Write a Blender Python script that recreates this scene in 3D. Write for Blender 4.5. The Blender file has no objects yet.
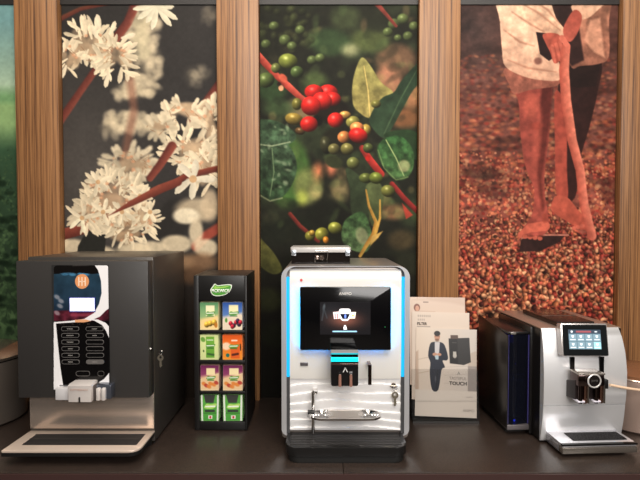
import bpy, bmesh, math, random
import numpy as np
from mathutils import Vector, Matrix
random.seed(7); rng = np.random.RandomState(5)
SC = bpy.context.scene; COL = SC.collection
PI = math.pi
# ------------------------------------------------------------------ camera
FPX = 500.0; PITCH = math.radians(1.75); CZ = 1.605
cam = bpy.data.cameras.new('camera'); cam.sensor_width = 36; cam.lens = FPX/640*36
camo = bpy.data.objects.new('camera', cam); COL.objects.link(camo)
camo.location = (0, 0, CZ); camo.rotation_euler = (PI/2-PITCH, 0, 0); cam.clip_start = .02
SC.camera = camo
# ------------------------------------------------------------------ world (the room behind the photographer)
W = bpy.data.worlds.new('room_light'); SC.world = W; W.use_nodes = True
nt = W.node_tree; nt.nodes.clear()
tc = nt.nodes.new('ShaderNodeTexCoord'); sx = nt.nodes.new('ShaderNodeSeparateXYZ'); rp = nt.nodes.new('ShaderNodeValToRGB')
mr = nt.nodes.new('ShaderNodeMapRange'); mr.inputs[1].default_value = -1; mr.inputs[2].default_value = 1
bg = nt.nodes.new('ShaderNodeBackground'); wo = nt.nodes.new('ShaderNodeOutputWorld')
nt.links.new(tc.outputs['Generated'], sx.inputs[0]); nt.links.new(sx.outputs[2], mr.inputs[0]); nt.links.new(mr.outputs[0], rp.inputs[0])
nt.links.new(rp.outputs[0], bg.inputs[0]); nt.links.new(bg.outputs[0], wo.inputs[0])
cr = rp.color_ramp; cr.elements[0].position = 0; cr.elements[0].color = (.06, .045, .035, 1)
cr.elements[1].position = 1; cr.elements[1].color = (.95, .86, .74, 1)
for p, c in ((.42, (.10, .08, .065, 1)), (.50, (.24, .20, .17, 1)), (.60, (.62, .55, .47, 1)), (.75, (.80, .72, .62, 1))):
    e = cr.elements.new(p); e.color = c
bg.inputs[1].default_value = .34

def area(name, loc, target, sx_, sy_, power, col):
    l = bpy.data.lights.new(name, 'AREA'); l.shape = 'RECTANGLE'; l.size = sx_; l.size_y = sy_; l.energy = power; l.color = col
    o = bpy.data.objects.new(name, l); COL.objects.link(o); o.location = loc
    o.rotation_euler = (Vector(target)-Vector(loc)).to_track_quat('-Z', 'Y').to_euler(); return o
area('ceiling_panel_light', (.25, -.1, 3.1), (.1, 1.9, 1.2), 1.6, .9, 50, (1, .93, .84))
area('ceiling_row_light', (0, .95, 3.25), (0, 1.6, .9), 3.2, .3, 26, (1, .90, .78))
area('front_fill_light', (.9, -1.6, 2.35), (.15, 1.6, 1.15), 2.4, .9, 66, (1, .965, .93))  # added fill from behind the camera to brighten the machine fronts, no real window
SC.view_settings.view_transform = 'Standard'; SC.view_settings.look = 'None'
SC.view_settings.exposure = 0.0; SC.view_settings.gamma = 1; SC.view_settings.use_curve_mapping = False

# ------------------------------------------------------------------ helpers
CP, SP = math.cos(PITCH), math.sin(PITCH)
def P(x, y, D):                      # photo point -> world point on the upright plane at distance D
    cx = (x-320)/FPX; cy = (240-y)/FPX
    t = D/(CP+cy*SP)
    return Vector((cx*t, D, CZ+(cy*CP-SP)*t))
def PX(x, y, D): return P(x, y, D).x
def PZ(y, D): return P(320, y, D).z
def proj(X, Y, Z):
    dz = Z-CZ; d = Y*CP-dz*SP; u = Y*SP+dz*CP
    return 320+FPX*X/d, 240-FPX*u/d

def lin(c):
    c = np.asarray(c, float); c = np.where(c > 1.0001, c, c)
    return np.where(c <= .04045, c/12.92, ((c+.055)/1.055)**2.4)
def S(r, g, b): return tuple(float(v) for v in lin(np.array([r, g, b])/255.))

MATS = {}
def mat(name, col, rough=.5, metal=0., emit=None, es=1., bump=None, alpha=None, trans=0., coat=0., spec=.5, aniso=0):
    if name in MATS: return MATS[name]
    m = bpy.data.materials.new(name); m.use_nodes = True; b = m.node_tree.nodes['Principled BSDF']
    b.inputs['Base Color'].default_value = (*S(*col), 1); b.inputs['Roughness'].default_value = rough; b.inputs['Metallic'].default_value = metal
    b.inputs['Specular IOR Level'].default_value = spec
    if emit: b.inputs['Emission Color'].default_value = (*S(*emit), 1); b.inputs['Emission Strength'].default_value = es
    if trans: b.inputs['Transmission Weight'].default_value = trans; b.inputs['IOR'].default_value = 1.45
    if coat: b.inputs['Coat Weight'].default_value = coat
    if alpha is not None: b.inputs['Alpha'].default_value = alpha
    N = m.node_tree
    if bump:                         # (scale xyz, strength, colour variation)
        t = N.nodes.new('ShaderNodeTexCoord'); mp = N.nodes.new('ShaderNodeMapping'); no = N.nodes.new('ShaderNodeTexNoise'); bu = N.nodes.new('ShaderNodeBump')
        mp.inputs['Scale'].default_value = bump[0]; no.inputs['Scale'].default_value = 1; no.inputs['Detail'].default_value = 4
        N.links.new(t.outputs['Object'], mp.inputs[0]); N.links.new(mp.outputs[0], no.inputs[0]); N.links.new(no.outputs[0], bu.inputs['Height'])
        bu.inputs['Strength'].default_value = bump[1]; bu.inputs['Distance'].default_value = .001; N.links.new(bu.outputs[0], b.inputs['Normal'])
        if len(bump) > 2:
            mx = N.nodes.new('ShaderNodeMixRGB'); mx.blend_type = 'MULTIPLY'; mx.inputs[0].default_value = bump[2]
            mx.inputs[1].default_value = (*S(*col), 1); N.links.new(no.outputs[0], mx.inputs[2]); N.links.new(mx.outputs[0], b.inputs['Base Color'])
    MATS[name] = m; return m

def glassy(name, col, mixf=.75, rough=.05, tint=None):      # thin clear plastic: mostly see-through with a gloss
    m = bpy.data.materials.new(name); m.use_nodes = True; N = m.node_tree; b = N.nodes['Principled BSDF']
    b.inputs['Base Color'].default_value = (*S(*col), 1); b.inputs['Roughness'].default_value = rough
    tr = N.nodes.new('ShaderNodeBsdfTransparent'); mx = N.nodes.new('ShaderNodeMixShader'); mx.inputs[0].default_value = mixf
    tr.inputs[0].default_value = (*S(*(tint or [min(255, c+60) for c in col])), 1)
    N.links.new(b.outputs[0], mx.inputs[1]); N.links.new(tr.outputs[0], mx.inputs[2]); N.links.new(mx.outputs[0], N.nodes['Material Output'].inputs[0])
    MATS[name] = m; return m

def print_mat(name, rough=.5, emit=0., coat=0.):  # printed surface: colour read from the mesh's print attribute
    m = bpy.data.materials.new(name); m.use_nodes = True; N = m.node_tree; b = N.nodes['Principled BSDF']
    a = N.nodes.new('ShaderNodeAttribute'); a.attribute_name = 'print'
    N.links.new(a.outputs['Color'], b.inputs['Base Color']); b.inputs['Roughness'].default_value = rough; b.inputs['Coat Weight'].default_value = coat
    if emit: N.links.new(a.outputs['Color'], b.inputs['Emission Color']); b.inputs['Emission Strength'].default_value = emit
    MATS[name] = m; return m

def wood_mat(name, ca, cb, cc):
    m = bpy.data.materials.new(name); m.use_nodes = True; N = m.node_tree; b = N.nodes['Principled BSDF']
    t = N.nodes.new('ShaderNodeTexCoord')
    def noise(s, det):
        mp = N.nodes.new('ShaderNodeMapping'); mp.inputs['Scale'].default_value = s; n = N.nodes.new('ShaderNodeTexNoise'); n.inputs['Scale'].default_value = 1
        n.inputs['Detail'].default_value = det; n.inputs['Roughness'].default_value = .65
        N.links.new(t.outputs['Object'], mp.inputs[0]); N.links.new(mp.outputs[0], n.inputs[0]); return n
    n1 = noise((260, 260, 1.6), 3); n2 = noise((620, 620, 5), 3); n3 = noise((14, 14, .6), 2)
    r = N.nodes.new('ShaderNodeValToRGB'); r.color_ramp.elements[0].position = .40; r.color_ramp.elements[0].color = (*S(*cc), 1)
    r.color_ramp.elements[1].position = .56; r.color_ramp.elements[1].color = (*S(*ca), 1); e = r.color_ramp.elements.new(.47); e.color = (*S(*cb), 1)
    ad = N.nodes.new('ShaderNodeMath'); ad.operation = 'MULTIPLY_ADD'; ad.inputs[1].default_value = .35; N.links.new(n2.outputs[0], ad.inputs[0])
    ml = N.nodes.new('ShaderNodeMath'); ml.operation = 'MULTIPLY'; ml.inputs[1].default_value = .45; N.links.new(n1.outputs[0], ml.inputs[0])
    a2 = N.nodes.new('ShaderNodeMath'); a2.operation = 'MULTIPLY_ADD'; a2.inputs[1].default_value = .2; N.links.new(n3.outputs[0], a2.inputs[0]); N.links.new(ml.outputs[0], a2.inputs[2])
    N.links.new(a2.outputs[0], ad.inputs[2]); N.links.new(ad.outputs[0], r.inputs[0]); N.links.new(r.outputs[0], b.inputs['Base Color'])
    b.inputs['Roughness'].default_value = .45; bu = N.nodes.new('ShaderNodeBump'); bu.inputs['Strength'].default_value = .25; bu.inputs['Distance'].default_value = .001
    N.links.new(ad.outputs[0], bu.inputs['Height']); N.links.new(bu.outputs[0], b.inputs['Normal']); MATS[name] = m; return m

class Root:
    def __init__(s, name, loc, label=None, cat=None, group=None, rz=0):
        o = bpy.data.objects.new(name, None); COL.objects.link(o); o.location = loc; o.rotation_euler = (0, 0, rz); o.empty_display_size = .02
        s.o = o; s.off = Vector(loc)
        if label: o['label'] = label
        if cat: o['category'] = cat
        if group: o['group'] = group
def tag(o, label=None, cat=None, group=None, kind=None):
    for k, v in (('label', label), ('category', cat), ('group', group), ('kind', kind)):
        if v: o[k] = v
    return o
def finish(name, bm, m, parent=None, smooth=True, ang=35):
    """parent: Root, or (Root, object) for a sub-part."""
    off = Vector((0, 0, 0)); po = None
    if isinstance(parent, Root): off = parent.off; po = parent.o
    elif isinstance(parent, tuple): off = parent[0].off; po = parent[1]
    else:
        xs = [v.co for v in bm.verts]
        off = Vector(((min(c.x for c in xs)+max(c.x for c in xs))/2, (min(c.y for c in xs)+max(c.y for c in xs))/2, min(c.z for c in xs)))
    for v in bm.verts: v.co -= off
    bmesh.ops.recalc_face_normals(bm, faces=bm.faces)
    me = bpy.data.meshes.new(name); bm.to_mesh(me); bm.free()
    if isinstance(m, (list, tuple)):
        for q in m: me.materials.append(q)
    else: me.materials.append(m)
    if smooth:
        for p in me.polygons: p.use_smooth = True
        me.set_sharp_from_angle(angle=math.radians(ang))
    o = bpy.data.objects.new(name, me); COL.objects.link(o)
    if po: o.parent = po
    else: o.location = off
    return o
def box(bm, x0, x1, y0, y1, z0, z1, bev=0, seg=2, mi=0):
    before = set(bm.faces)
    r = bmesh.ops.create_cube(bm, size=1); vs = r['verts']
    for v in vs: v.co = Vector(((x0+x1)/2+v.co.x*(x1-x0), (y0+y1)/2+v.co.y*(y1-y0), (z0+z1)/2+v.co.z*(z1-z0)))
    if bev:
        es = list({e for v in vs for e in v.link_edges}); bmesh.ops.bevel(bm, geom=es, offset=bev, segments=seg, affect='EDGES', profile=.5)
    if mi:
        for f in set(bm.faces)-before: f.material_index = mi
    return bm
def BX(name, x0, x1, y0, y1, z0, z1, m, parent=None, bev=0, seg=2): return finish(name, box(bmesh.new(), x0, x1, y0, y1, z0, z1, bev, seg), m, parent)
def rrect(x0, x1, z0, z1, r, n=6):
    """outline points; r = (tl, tr, br, bl)"""
    if not isinstance(r, (tuple, list)): r = (r,)*4
    out = []
    for (cx, cz, a0, rr) in ((x0+r[0], z1-r[0], 180, r[0]), (x1-r[1], z1-r[1], 90, r[1]), (x1-r[2], z0+r[2], 0, r[2]), (x0+r[3], z0+r[3], -90, r[3])):
        if rr <= 1e-6: out.append((cx, cz)); continue
        for i in range(n+1):
            a = math.radians(a0-90*i/n); out.append((cx+rr*math.cos(a), cz+rr*math.sin(a)))
    return out
def prism(bm, pts, a0, a1, axis='y', bev=0, seg=2, mi=0, holes=None):
    """outline in the plane across axis, pushed from a0 to a1."""
    def mk(p, a):
        return {'y': (p[0], a, p[1]), 'z': (p[0], p[1], a), 'x': (a, p[0], p[1])}[axis]
    before = set(bm.faces)
    A = [bm.verts.new(mk(p, a0)) for p in pts]; B = [bm.verts.new(mk(p, a1)) for p in pts]; n = len(pts)
    f1 = bm.faces.new(A); f2 = bm.faces.new(B[::-1])
    for i in range(n): bm.faces.new((A[i], B[i], B[(i+1) % n], A[(i+1) % n]))
    if bev:
        bmesh.ops.bevel(bm, geom=list(f1.edges)+list(f2.edges), offset=bev, segments=seg, affect='EDGES', profile=.5)
    if mi:
        for f in set(bm.faces)-before: f.material_index = mi
    return bm
def ring_prism(bm, po, pi_, a0, a1, axis='y'):
    def mk(p, a): return {'y': (p[0], a, p[1]), 'z': (p[0], p[1], a)}[axis]
    L = [[bm.verts.new(mk(p, a)) for p in q] for q in (po, pi_) for a in (a0, a1)]; n = len(po)
    for i in range(n):
        j = (i+1) % n
        for a, b in ((0, 1), (1, 3), (3, 2), (2, 0)): bm.faces.new((L[a][i], L[a][j], L[b][j], L[b][i]))
    return bm
def cyl(bm, c, r, h, axis='z', n=24, r2=None, mi=0):
    before = set(bm.faces)
    M = Matrix.Translation(c) @ {'z': Matrix(), 'y': Matrix.Rotation(PI/2, 4, 'X'), 'x': Matrix.Rotation(PI/2, 4, 'Y')}[axis]
    bmesh.ops.create_cone(bm, cap_ends=True, segments=n, radius1=r, radius2=r if r2 is None else r2, depth=h, matrix=M)
    if mi:
        for f in set(bm.faces)-before: f.material_index = mi
    return bm
def tube(bm, pts, r, n=8, closed=False, mi=0):
    pts = [Vector(p) for p in pts]; N = len(pts); rings = []
    rr = r if isinstance(r, (list, tuple)) else [r]*N; before = set(bm.faces)
    up = None
    for i, p in enumerate(pts):
        d = (pts[(i+1) % N]-pts[i-1]) if closed else (pts[min(i+1, N-1)]-pts[max(i-1, 0)])
        d.normalize()
        if up is None: up = d.orthogonal().normalized()
        u = (up-d*up.dot(d)).normalized(); v = d.cross(u); up = u
        rings.append([bm.verts.new(p+(u*math.cos(2*PI*k/n)+v*math.sin(2*PI*k/n))*rr[i]) for k in range(n)])
    for i in range(N if closed else N-1):
        a, b = rings[i], rings[(i+1) % N]
        for k in range(n): bm.faces.new((a[k], a[(k+1) % n], b[(k+1) % n], b[k]))
    if not closed: bm.faces.new(rings[0]); bm.faces.new(rings[-1][::-1])
    if mi:
        for f in set(bm.faces)-before: f.material_index = mi
    return bm
def lathe(bm, c, prof, n=40):
    rings = [[bm.verts.new((c[0]+r*math.cos(2*PI*k/n), c[1]+r*math.sin(2*PI*k/n), z)) for k in range(n)] for r, z in prof]
    for a, b in zip(rings, rings[1:]):
        for k in range(n): bm.faces.new((a[k], a[(k+1) % n], b[(k+1) % n], b[k]))
    bm.faces.new(rings[0][::-1]); bm.faces.new(rings[-1]); return bm
FONT = {}
def text(name, s, x0, x1, zc, y, m, parent, h=None, depth=.0004, center=None, M=None, bold=False):
    """lettering facing the room, fitted between x0 and x1."""
    c = bpy.data.curves.new(name, 'FONT'); c.body = s; c.size = 1; c.extrude = 0; c.resolution_u = 3
    if bold: c.offset = .03
    t = bpy.data.objects.new(name+'_tmp', c); COL.objects.link(t)
    dg = bpy.context.evaluated_depsgraph_get(); dg.update(); me = bpy.data.meshes.new_from_object(t.evaluated_get(dg))
    bpy.data.objects.remove(t); bpy.data.curves.remove(c)
    bm = bmesh.new(); bm.from_mesh(me); bpy.data.meshes.remove(me)
    xs = [v.co.x for v in bm.verts]; ys = [v.co.y for v in bm.verts]
    w = max(xs)-min(xs); hh = max(ys)-min(ys); kx = (x1-x0)/w; kz = (h/hh) if h else kx
    mx, my = (max(xs)+min(xs))/2, (max(ys)+min(ys))/2
    g = bmesh.ops.extrude_face_region(bm, geom=bm.faces[:]); ev = {e for e in g['geom'] if isinstance(e, bmesh.types.BMVert)}
    for v in bm.verts:
        lx, lz, ly = (v.co.x-mx)*kx, (v.co.y-my)*kz, (-depth if v in ev else 0)
        v.co = Vector(((x0+x1)/2+lx, y+ly, zc+lz))
    if M is not None: bm.transform(M)
    return finish(name, bm, m, parent, smooth=False)

# ------------------------------------------------------------------ print painter (numpy): works in photo coordinates
def vnoise(px, py, s, seed=0):
    r = np.random.RandomState(seed); T = r.rand(64, 64); x = px/s; y = py/s
    xi = np.floor(x).astype(int); yi = np.floor(y).astype(int); fx = x-xi; fy = y-yi; fx = fx*fx*(3-2*fx); fy = fy*fy*(3-2*fy)
    g = lambda a, b: T[b % 64, a % 64]
    return (g(xi, yi)*(1-fx)+g(xi+1, yi)*fx)*(1-fy)+(g(xi, yi+1)*(1-fx)+g(xi+1, yi+1)*fx)*fy
def fbm(px, py, s, seed=0, o=4): return sum(vnoise(px, py, s/2**k, seed+k)*.5**k for k in range(o))/sum(.5**k for k in range(o))
class Canvas:
    def __init__(s, px, py, col):
        s.px, s.py = px, py; s.h, s.w = px.shape; s.a = np.empty((s.h, s.w, 3)); s.a[:] = np.array(col)/255.
        s.x0, s.x1 = px.min(), px.max(); s.y0, s.y1 = py.min(), py.max()
    def sl(s, xa, ya, xb, yb, m=6):
        c0 = int((xa-m-s.x0)/(s.x1-s.x0)*s.w); c1 = int((xb+m-s.x0)/(s.x1-s.x0)*s.w)+1
        r0 = int((ya-m-s.y0)/(s.y1-s.y0)*s.h); r1 = int((yb+m-s.y0)/(s.y1-s.y0)*s.h)+1
        c0, c1 = max(c0, 0), min(c1, s.w); r0, r1 = max(r0, 0), min(r1, s.h)
        if c0 >= c1 or r0 >= r1: return None
        return slice(r0, r1), slice(c0, c1)
    def put(s, q, m, col, alpha=1):
        m = (np.clip(m, 0, 1)*alpha)[..., None]; c = np.asarray(col, float)/255.
        s.a[q] = s.a[q]*(1-m)+c*m
    def ell(s, x, y, rx, ry, col, soft=.7, ang=0, alpha=1, ball=None):
        R = max(rx, ry)+soft; q = s.sl(x-R, y-R, x+R, y+R)
        if q is None: return
        dx, dy = s.px[q]-x, s.py[q]-y; a = math.radians(ang); u = dx*math.cos(a)+dy*math.sin(a); v = -dx*math.sin(a)+dy*math.cos(a)
        d = np.sqrt((u/rx)**2+(v/ry)**2); m = np.clip((1-d)*min(rx, ry)/soft+.5, 0, 1)
        if soft > 2: m = m*m*(3-2*m)
        if ball:                     # printed picture of a round fruit: rim tone and a bright spot
            k = np.clip(1.05-.6*np.clip((u/rx*.5+v/ry*.7+.25), -1, 1)-.25*d*d, .3, 1.25)[..., None]
            hl = np.exp(-(((u/rx+.25)**2+(v/ry+.4)**2)/.05))[..., None]*ball
            c = np.clip(np.array(col)/255.*k+hl, 0, 1)*255
            s.put(q, m, c, alpha)
        else: s.put(q, m, col, alpha)
    def stroke(s, pts, w, col, soft=.7, alpha=1, edge=None):
        W_ = list(w) if isinstance(w, (list, tuple)) else [w]*len(pts); mw = max(W_)
        q = s.sl(min(p[0] for p in pts)-mw-soft, min(p[1] for p in pts)-mw-soft, max(p[0] for p in pts)+mw+soft, max(p[1] for p in pts)+mw+soft)
        if q is None: return
        X, Y = s.px[q], s.py[q]; best = np.full(X.shape, -1e9); sd = np.zeros(X.shape)
        for i in range(len(pts)-1):
            ax, ay = pts[i]; bx, by = pts[i+1]; dx, dy = bx-ax, by-ay; L = dx*dx+dy*dy+1e-9
            t = np.clip(((X-ax)*dx+(Y-ay)*dy)/L, 0, 1); d = np.hypot(X-ax-t*dx, Y-ay-t*dy); v = (W_[i]*(1-t)+W_[i+1]*t)/2-d
            side = ((X-ax)*dy-(Y-ay)*dx)/math.sqrt(L); sd = np.where(v > best, side, sd); best = np.maximum(best, v)
        m = np.clip(best/soft+.5, 0, 1)
        if edge is not None:
            k = np.clip(.5+sd/mw*1.0, 0, 1)[..., None]; col = np.array(col)*k+np.array(edge)*(1-k)
        s.put(q, m, col, alpha)
    def poly(s, pts, col, soft=.8, alpha=1, col2=None, n=None):
        pts = [tuple(p) for p in pts]
        q = s.sl(min(p[0] for p in pts)-soft, min(p[1] for p in pts)-soft, max(p[0] for p in pts)+soft, max(p[1] for p in pts)+soft)
        if q is None: return
        X, Y = s.px[q], s.py[q]; D = np.full(X.shape, 1e9); ins = np.zeros(X.shape, bool)
        for i in range(len(pts)):
            ax, ay = pts[i]; bx, by = pts[(i+1) % len(pts)]; dx, dy = bx-ax, by-ay; L = dx*dx+dy*dy+1e-9
            t = np.clip(((X-ax)*dx+(Y-ay)*dy)/L, 0, 1); D = np.minimum(D, np.hypot(X-ax-t*dx, Y-ay-t*dy))
            if abs(dy) > 1e-9: ins ^= ((ay > Y) != (by > Y)) & (X < dx*(Y-ay)/dy+ax)
        m = np.clip(np.where(ins, D, -D)/soft+.5, 0, 1)
        if col2 is not None:
            g = ((Y-Y.min())/(Y.max()-Y.min()+1e-9))[..., None]; col = np.array(col)*(1-g)+np.array(col2)*g
        if n is not None:
            col = np.array(col)*(1+n[2]*(fbm(X, Y, n[0], n[1])-.5)[..., None])
        s.put(q, m, np.clip(col, 0, 255), alpha)
def spline(pts, k=6):
    out = []; n = len(pts)
    for i in range(n):
        p0, p1, p2, p3 = (np.array(pts[(i+j) % n], float) for j in (-1, 0, 1, 2))
        for a in range(k):
            t = a/k; out.append(tuple(.5*((2*p1)+(p2-p0)*t+(2*p0-5*p1+4*p2-p3)*t*t+(3*p1-p0-3*p2+p3)*t**3)))
    return out

def grid_panel(name, P00, U, V, nu, nv, arr, m, parent=None, thick=.004, keep=None, ndir=None):
    """a printed board: P00 top left corner, U across, V down; arr sRGB (nv,nu,3); has a back and edges."""
    P00, U, V = Vector(P00), Vector(U), Vector(V); nrm = ndir or V.cross(U).normalized()  # faces the room
    back = -nrm*thick
    uu, vv = np.meshgrid(np.linspace(0, 1, nu), np.linspace(0, 1, nv))
    A = np.array(P00)+uu[..., None]*np.array(U)+vv[..., None]*np.array(V); front = A.reshape(-1, 3)
    idx = np.arange(nu*nv).reshape(nv, nu)
    q = np.stack([idx[:-1, :-1], idx[1:, :-1], idx[1:, 1:], idx[:-1, 1:]], -1).reshape(-1, 4)
    if keep is not None:
        kk = (keep[:-1, :-1] & keep[1:, :-1] & keep[1:, 1:] & keep[:-1, 1:]).reshape(-1); q = q[kk]
    bcor = np.array([np.array(P00)+np.array(back), np.array(P00+U)+np.array(back), np.array(P00+U+V)+np.array(back), np.array(P00+V)+np.array(back)])
    fcor = bcor-np.array(back)*.95
    n0 = len(front); verts = np.vstack([front, bcor, fcor]) if keep is None else front
    faces = q
    if keep is None:
        b, f = n0, n0+4
        ex = np.array([[b, b+1, b+2, b+3], [b, b+4, f+1, b+1], [b+1, f+1, f+2, b+2], [b+2, f+2, f+3, b+3], [b+3, f+3, f, b]])
        faces = np.vstack([q, ex])
    if isinstance(parent, Root): off = parent.off
    elif isinstance(parent, tuple): off = parent[0].off
    else: off = Vector(((P00+U/2+V).x, (P00+U/2).y, (P00+V).z))
    verts = verts-np.array(off)
    me = bpy.data.meshes.new(name); nv_, nf = len(verts), len(faces)
    me.vertices.add(nv_); me.vertices.foreach_set('co', verts.ravel()); me.loops.add(nf*4); me.loops.foreach_set('vertex_index', faces.ravel().astype(np.int32))
    me.polygons.add(nf); me.polygons.foreach_set('loop_start', np.arange(nf, dtype=np.int32)*4); me.update(calc_edges=True); me.validate()
    c = np.ones((nv_, 4)); c[:nu*nv, :3] = lin(np.clip(arr, 0, 1)).reshape(-1, 3)
    if keep is None: c[nu*nv:, :3] = lin(arr.reshape(-1, 3).mean(0))
    at = me.color_attributes.new('print', 'FLOAT_COLOR', 'POINT'); at.data.foreach_set('color', c.ravel())
    me.materials.append(m); o = bpy.data.objects.new(name, me); COL.objects.link(o)
    if isinstance(parent, Root): o.parent = parent.o
    elif isinstance(parent, tuple): o.parent = parent[1]
    else: o.location = off
    return o
def wall_canvas(X0, X1, Z0, Z1, Y, res, col):
    nu = max(8, int((X1-X0)/Y*FPX*res)); nv = max(8, int((Z1-Z0)/Y*FPX*res))
    gx, gz = np.meshgrid(np.linspace(X0, X1, nu), np.linspace(Z1, Z0, nv)); px, py = proj(gx, Y, gz)
    return Canvas(px, py, col), nu, nv
def flat_canvas(x0, x1, y0, y1, res, col):
    px, py = np.meshgrid(np.linspace(x0, x1, max(6, int((x1-x0)*res))), np.linspace(y0, y1, max(6, int((y1-y0)*res))))
    return Canvas(px, py, col)

# ------------------------------------------------------------------ materials
wood = wood_mat('striped_wood_veneer', (160, 114, 72), (122, 82, 50), (72, 46, 29))
mural_m = print_mat('mural_print', .6); mural_m.node_tree.nodes['Principled BSDF'].inputs['Specular IOR Level'].default_value = .12
paper_m = print_mat('glossy_paper_print', .32, coat=.2)
charcoal = mat('charcoal_lacquer', (50, 48, 47), .42, 0, bump=((900, 900, 900), .12))
black = mat('black_plastic', (19, 18, 18), .38)
black_gloss = mat('gloss_black', (9, 9, 10), .08)
black_matt = mat('matt_black', (20, 19, 18), .6)
steel = mat('brushed_steel', (196, 188, 180), .28, 1, bump=((8, 300, 300), .25))
dark_steel = mat('grey_steel_casing', (84, 80, 76), .36, .6, bump=((300, 8, 300), .2))
chrome = mat('chrome', (225, 222, 220), .08, 1)
satin = mat('satin_aluminium', (200, 200, 203), .3, .5)
white_face = mat('pearl_white_face', (220, 217, 212), .3)
white_matt = mat('white_plastic', (225, 222, 220), .4)
copper = mat('polished_copper_tube', (214, 160, 142), .2, .6)

# ------------------------------------------------------------------ room shell
WY = 2.0; CT = .90
tag(BX('wall_back', -2.2, 2.2, WY+.03, WY+.13, 0, 3.4, mat('dark_wall_paint', (22, 20, 19), .6)), kind='structure')
tag(BX('floor', -2.2, 2.2, -2.6, WY+.13, -.05, 0, mat('grey_floor', (96, 88, 80), .5, bump=((6, 6, 6), .1, .4))), kind='structure')
GAPT = PZ(3, WY)                     # top edge of the printed panels
pills = [(14, 57), (216.5, 258.5), (419.5, 460.5), (623, 668)]
for i, (a, b) in enumerate(pills):
    xa, xb = PX(a, 30, WY-.014), PX(b, 30, WY-.014)
    tag(BX('trim_%d' % (i+1), xa, xb, WY-.014, WY+.03, CT, 3.3, wood, bev=.001), kind='structure')
tag(BX('trim_5', -2.2, 2.2, WY+.012, WY+.03, GAPT, GAPT+.12, mat('dark_rail', (24, 20, 18), .5)), kind='structure')

# countertop
r = Root('countertop', (0, 1.7, CT-.04), 'dark speckled brown countertop with reddish front edge under all the machines', 'countertop')
cm = bpy.data.materials.new('speckled_dark_laminate'); cm.use_nodes = True; N = cm.node_tree; b = N.nodes['Principled BSDF']
t = N.nodes.new('ShaderNodeTexCoord'); n1 = N.nodes.new('ShaderNodeTexNoise'); n1.inputs['Scale'].default_value = 420; n1.inputs['Detail'].default_value = 2
rr = N.nodes.new('ShaderNodeValToRGB'); rr.color_ramp.elements[0].position = .42; rr.color_ramp.elements[0].color = (*S(30, 25, 23), 1)
rr.color_ramp.elements[1].position = .70; rr.color_ramp.elements[1].color = (*S(74, 60, 52), 1)
N.links.new(t.outputs['Object'], n1.inputs[0]); N.links.new(n1.outputs[0], rr.inputs[0]); N.links.new(rr.outputs[0], b.inputs['Base Color'])
b.inputs['Roughness'].default_value = .33; bu = N.nodes.new('ShaderNodeBump'); bu.inputs['Strength'].default_value = .25; bu.inputs['Distance'].default_value = .0006
N.links.new(n1.outputs[0], bu.inputs['Height']); N.links.new(bu.outputs[0], b.inputs['Normal'])
FE = 1.402
sx_ = PX(343, 470, 1.44)
BX('worktop_board', -2.2, sx_-.0006, FE, WY+.028, CT-.04, CT, cm, r, .0015)
BX('worktop_board', sx_+.0006, 2.2, FE, WY+.028, CT-.04, CT, cm, r, .0015)
BX('front_edge', -2.2, 2.2, FE-.006, FE-.0005, CT-.04, CT-.003, mat('red_brown_edging', (62, 42, 40), .4), r)
BX('cabinet_body', -2.2, 2.2, 1.46, WY-.02, 0, CT-.0405, mat('dark_cabinet', (40, 34, 31), .5), r)

# ------------------------------------------------------------------ mural 1: plantation
def panel_x(i):                      # space between the trims
    return PX(pills[i][1], 30, WY-.014)+.002, PX(pills[i+1][0], 30, WY-.014)-.002
MB_Z = CT+.0
YM = WY+.018
def mural(X0, X1, paint, label, res=1.6):
    cv, nu, nv = wall_canvas(X0, X1, MB_Z, GAPT, YM, res, (60, 60, 60)); paint(cv)
    a = cv.a*(1+.10*(fbm(cv.px, cv.py, 3, 77, 2)[..., None]-.5))
    a = np.clip(a, 0, 1)**1.18*.98
    o = grid_panel('wall_mural', (X0, YM, GAPT), (X1-X0, 0, 0), (0, 0, MB_Z-GAPT), nu, nv, a, mural_m, None, .01)
    return tag(o, label, 'mural')
def paint_plantation(c):
    y = c.py; g = lambda a, b: np.clip((y-a)/(b-a), 0, 1)[..., None]
    col = np.array([120, 165, 165])*(1-g(20, 85))+np.array([170, 195, 165])*g(20, 85)
    col = col*(1-g(84, 96))+np.array([120, 165, 110])*g(84, 96); col = col*(1-g(100, 106))+np.array([150, 185, 120])*g(100, 106)
    col = col*(1-g(125, 150))+np.array([62, 96, 66])*g(125, 150); col = col*(1-g(150, 260))+np.array([48, 68, 46])*g(150, 260)
    c.a = np.clip(col/255., 0, 1)*(1+.12*(fbm(c.px, c.py, 30, 3)[..., None]-.5))
    c.a = c.a*.8+c.a.mean(2, keepdims=True)*.2
    for i in range(1500):
        yy = 150+rng.rand()**.8*240; x = rng.uniform(-60, 20); s = .8+(yy-150)/60; k = rng.rand()
        c.stroke([(x, yy), (x+rng.uniform(-2, 2)*s, yy-rng.uniform(.5, 2)*s)], [s*1.4, .4], (38+56*k, 56+62*k, 38+44*k), .8, .7)
    for i in range(70): c.ell(rng.uniform(-50, 18), rng.uniform(170, 330), rng.uniform(3, 8), rng.uniform(2, 4), (18, 34, 20), 3, 0, .6)
mural(PX(-60, 30, WY), PX(14, 30, WY-.014)-.002, paint_plantation, 'hazy green plantation mural cut off by left side of the picture')

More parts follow.
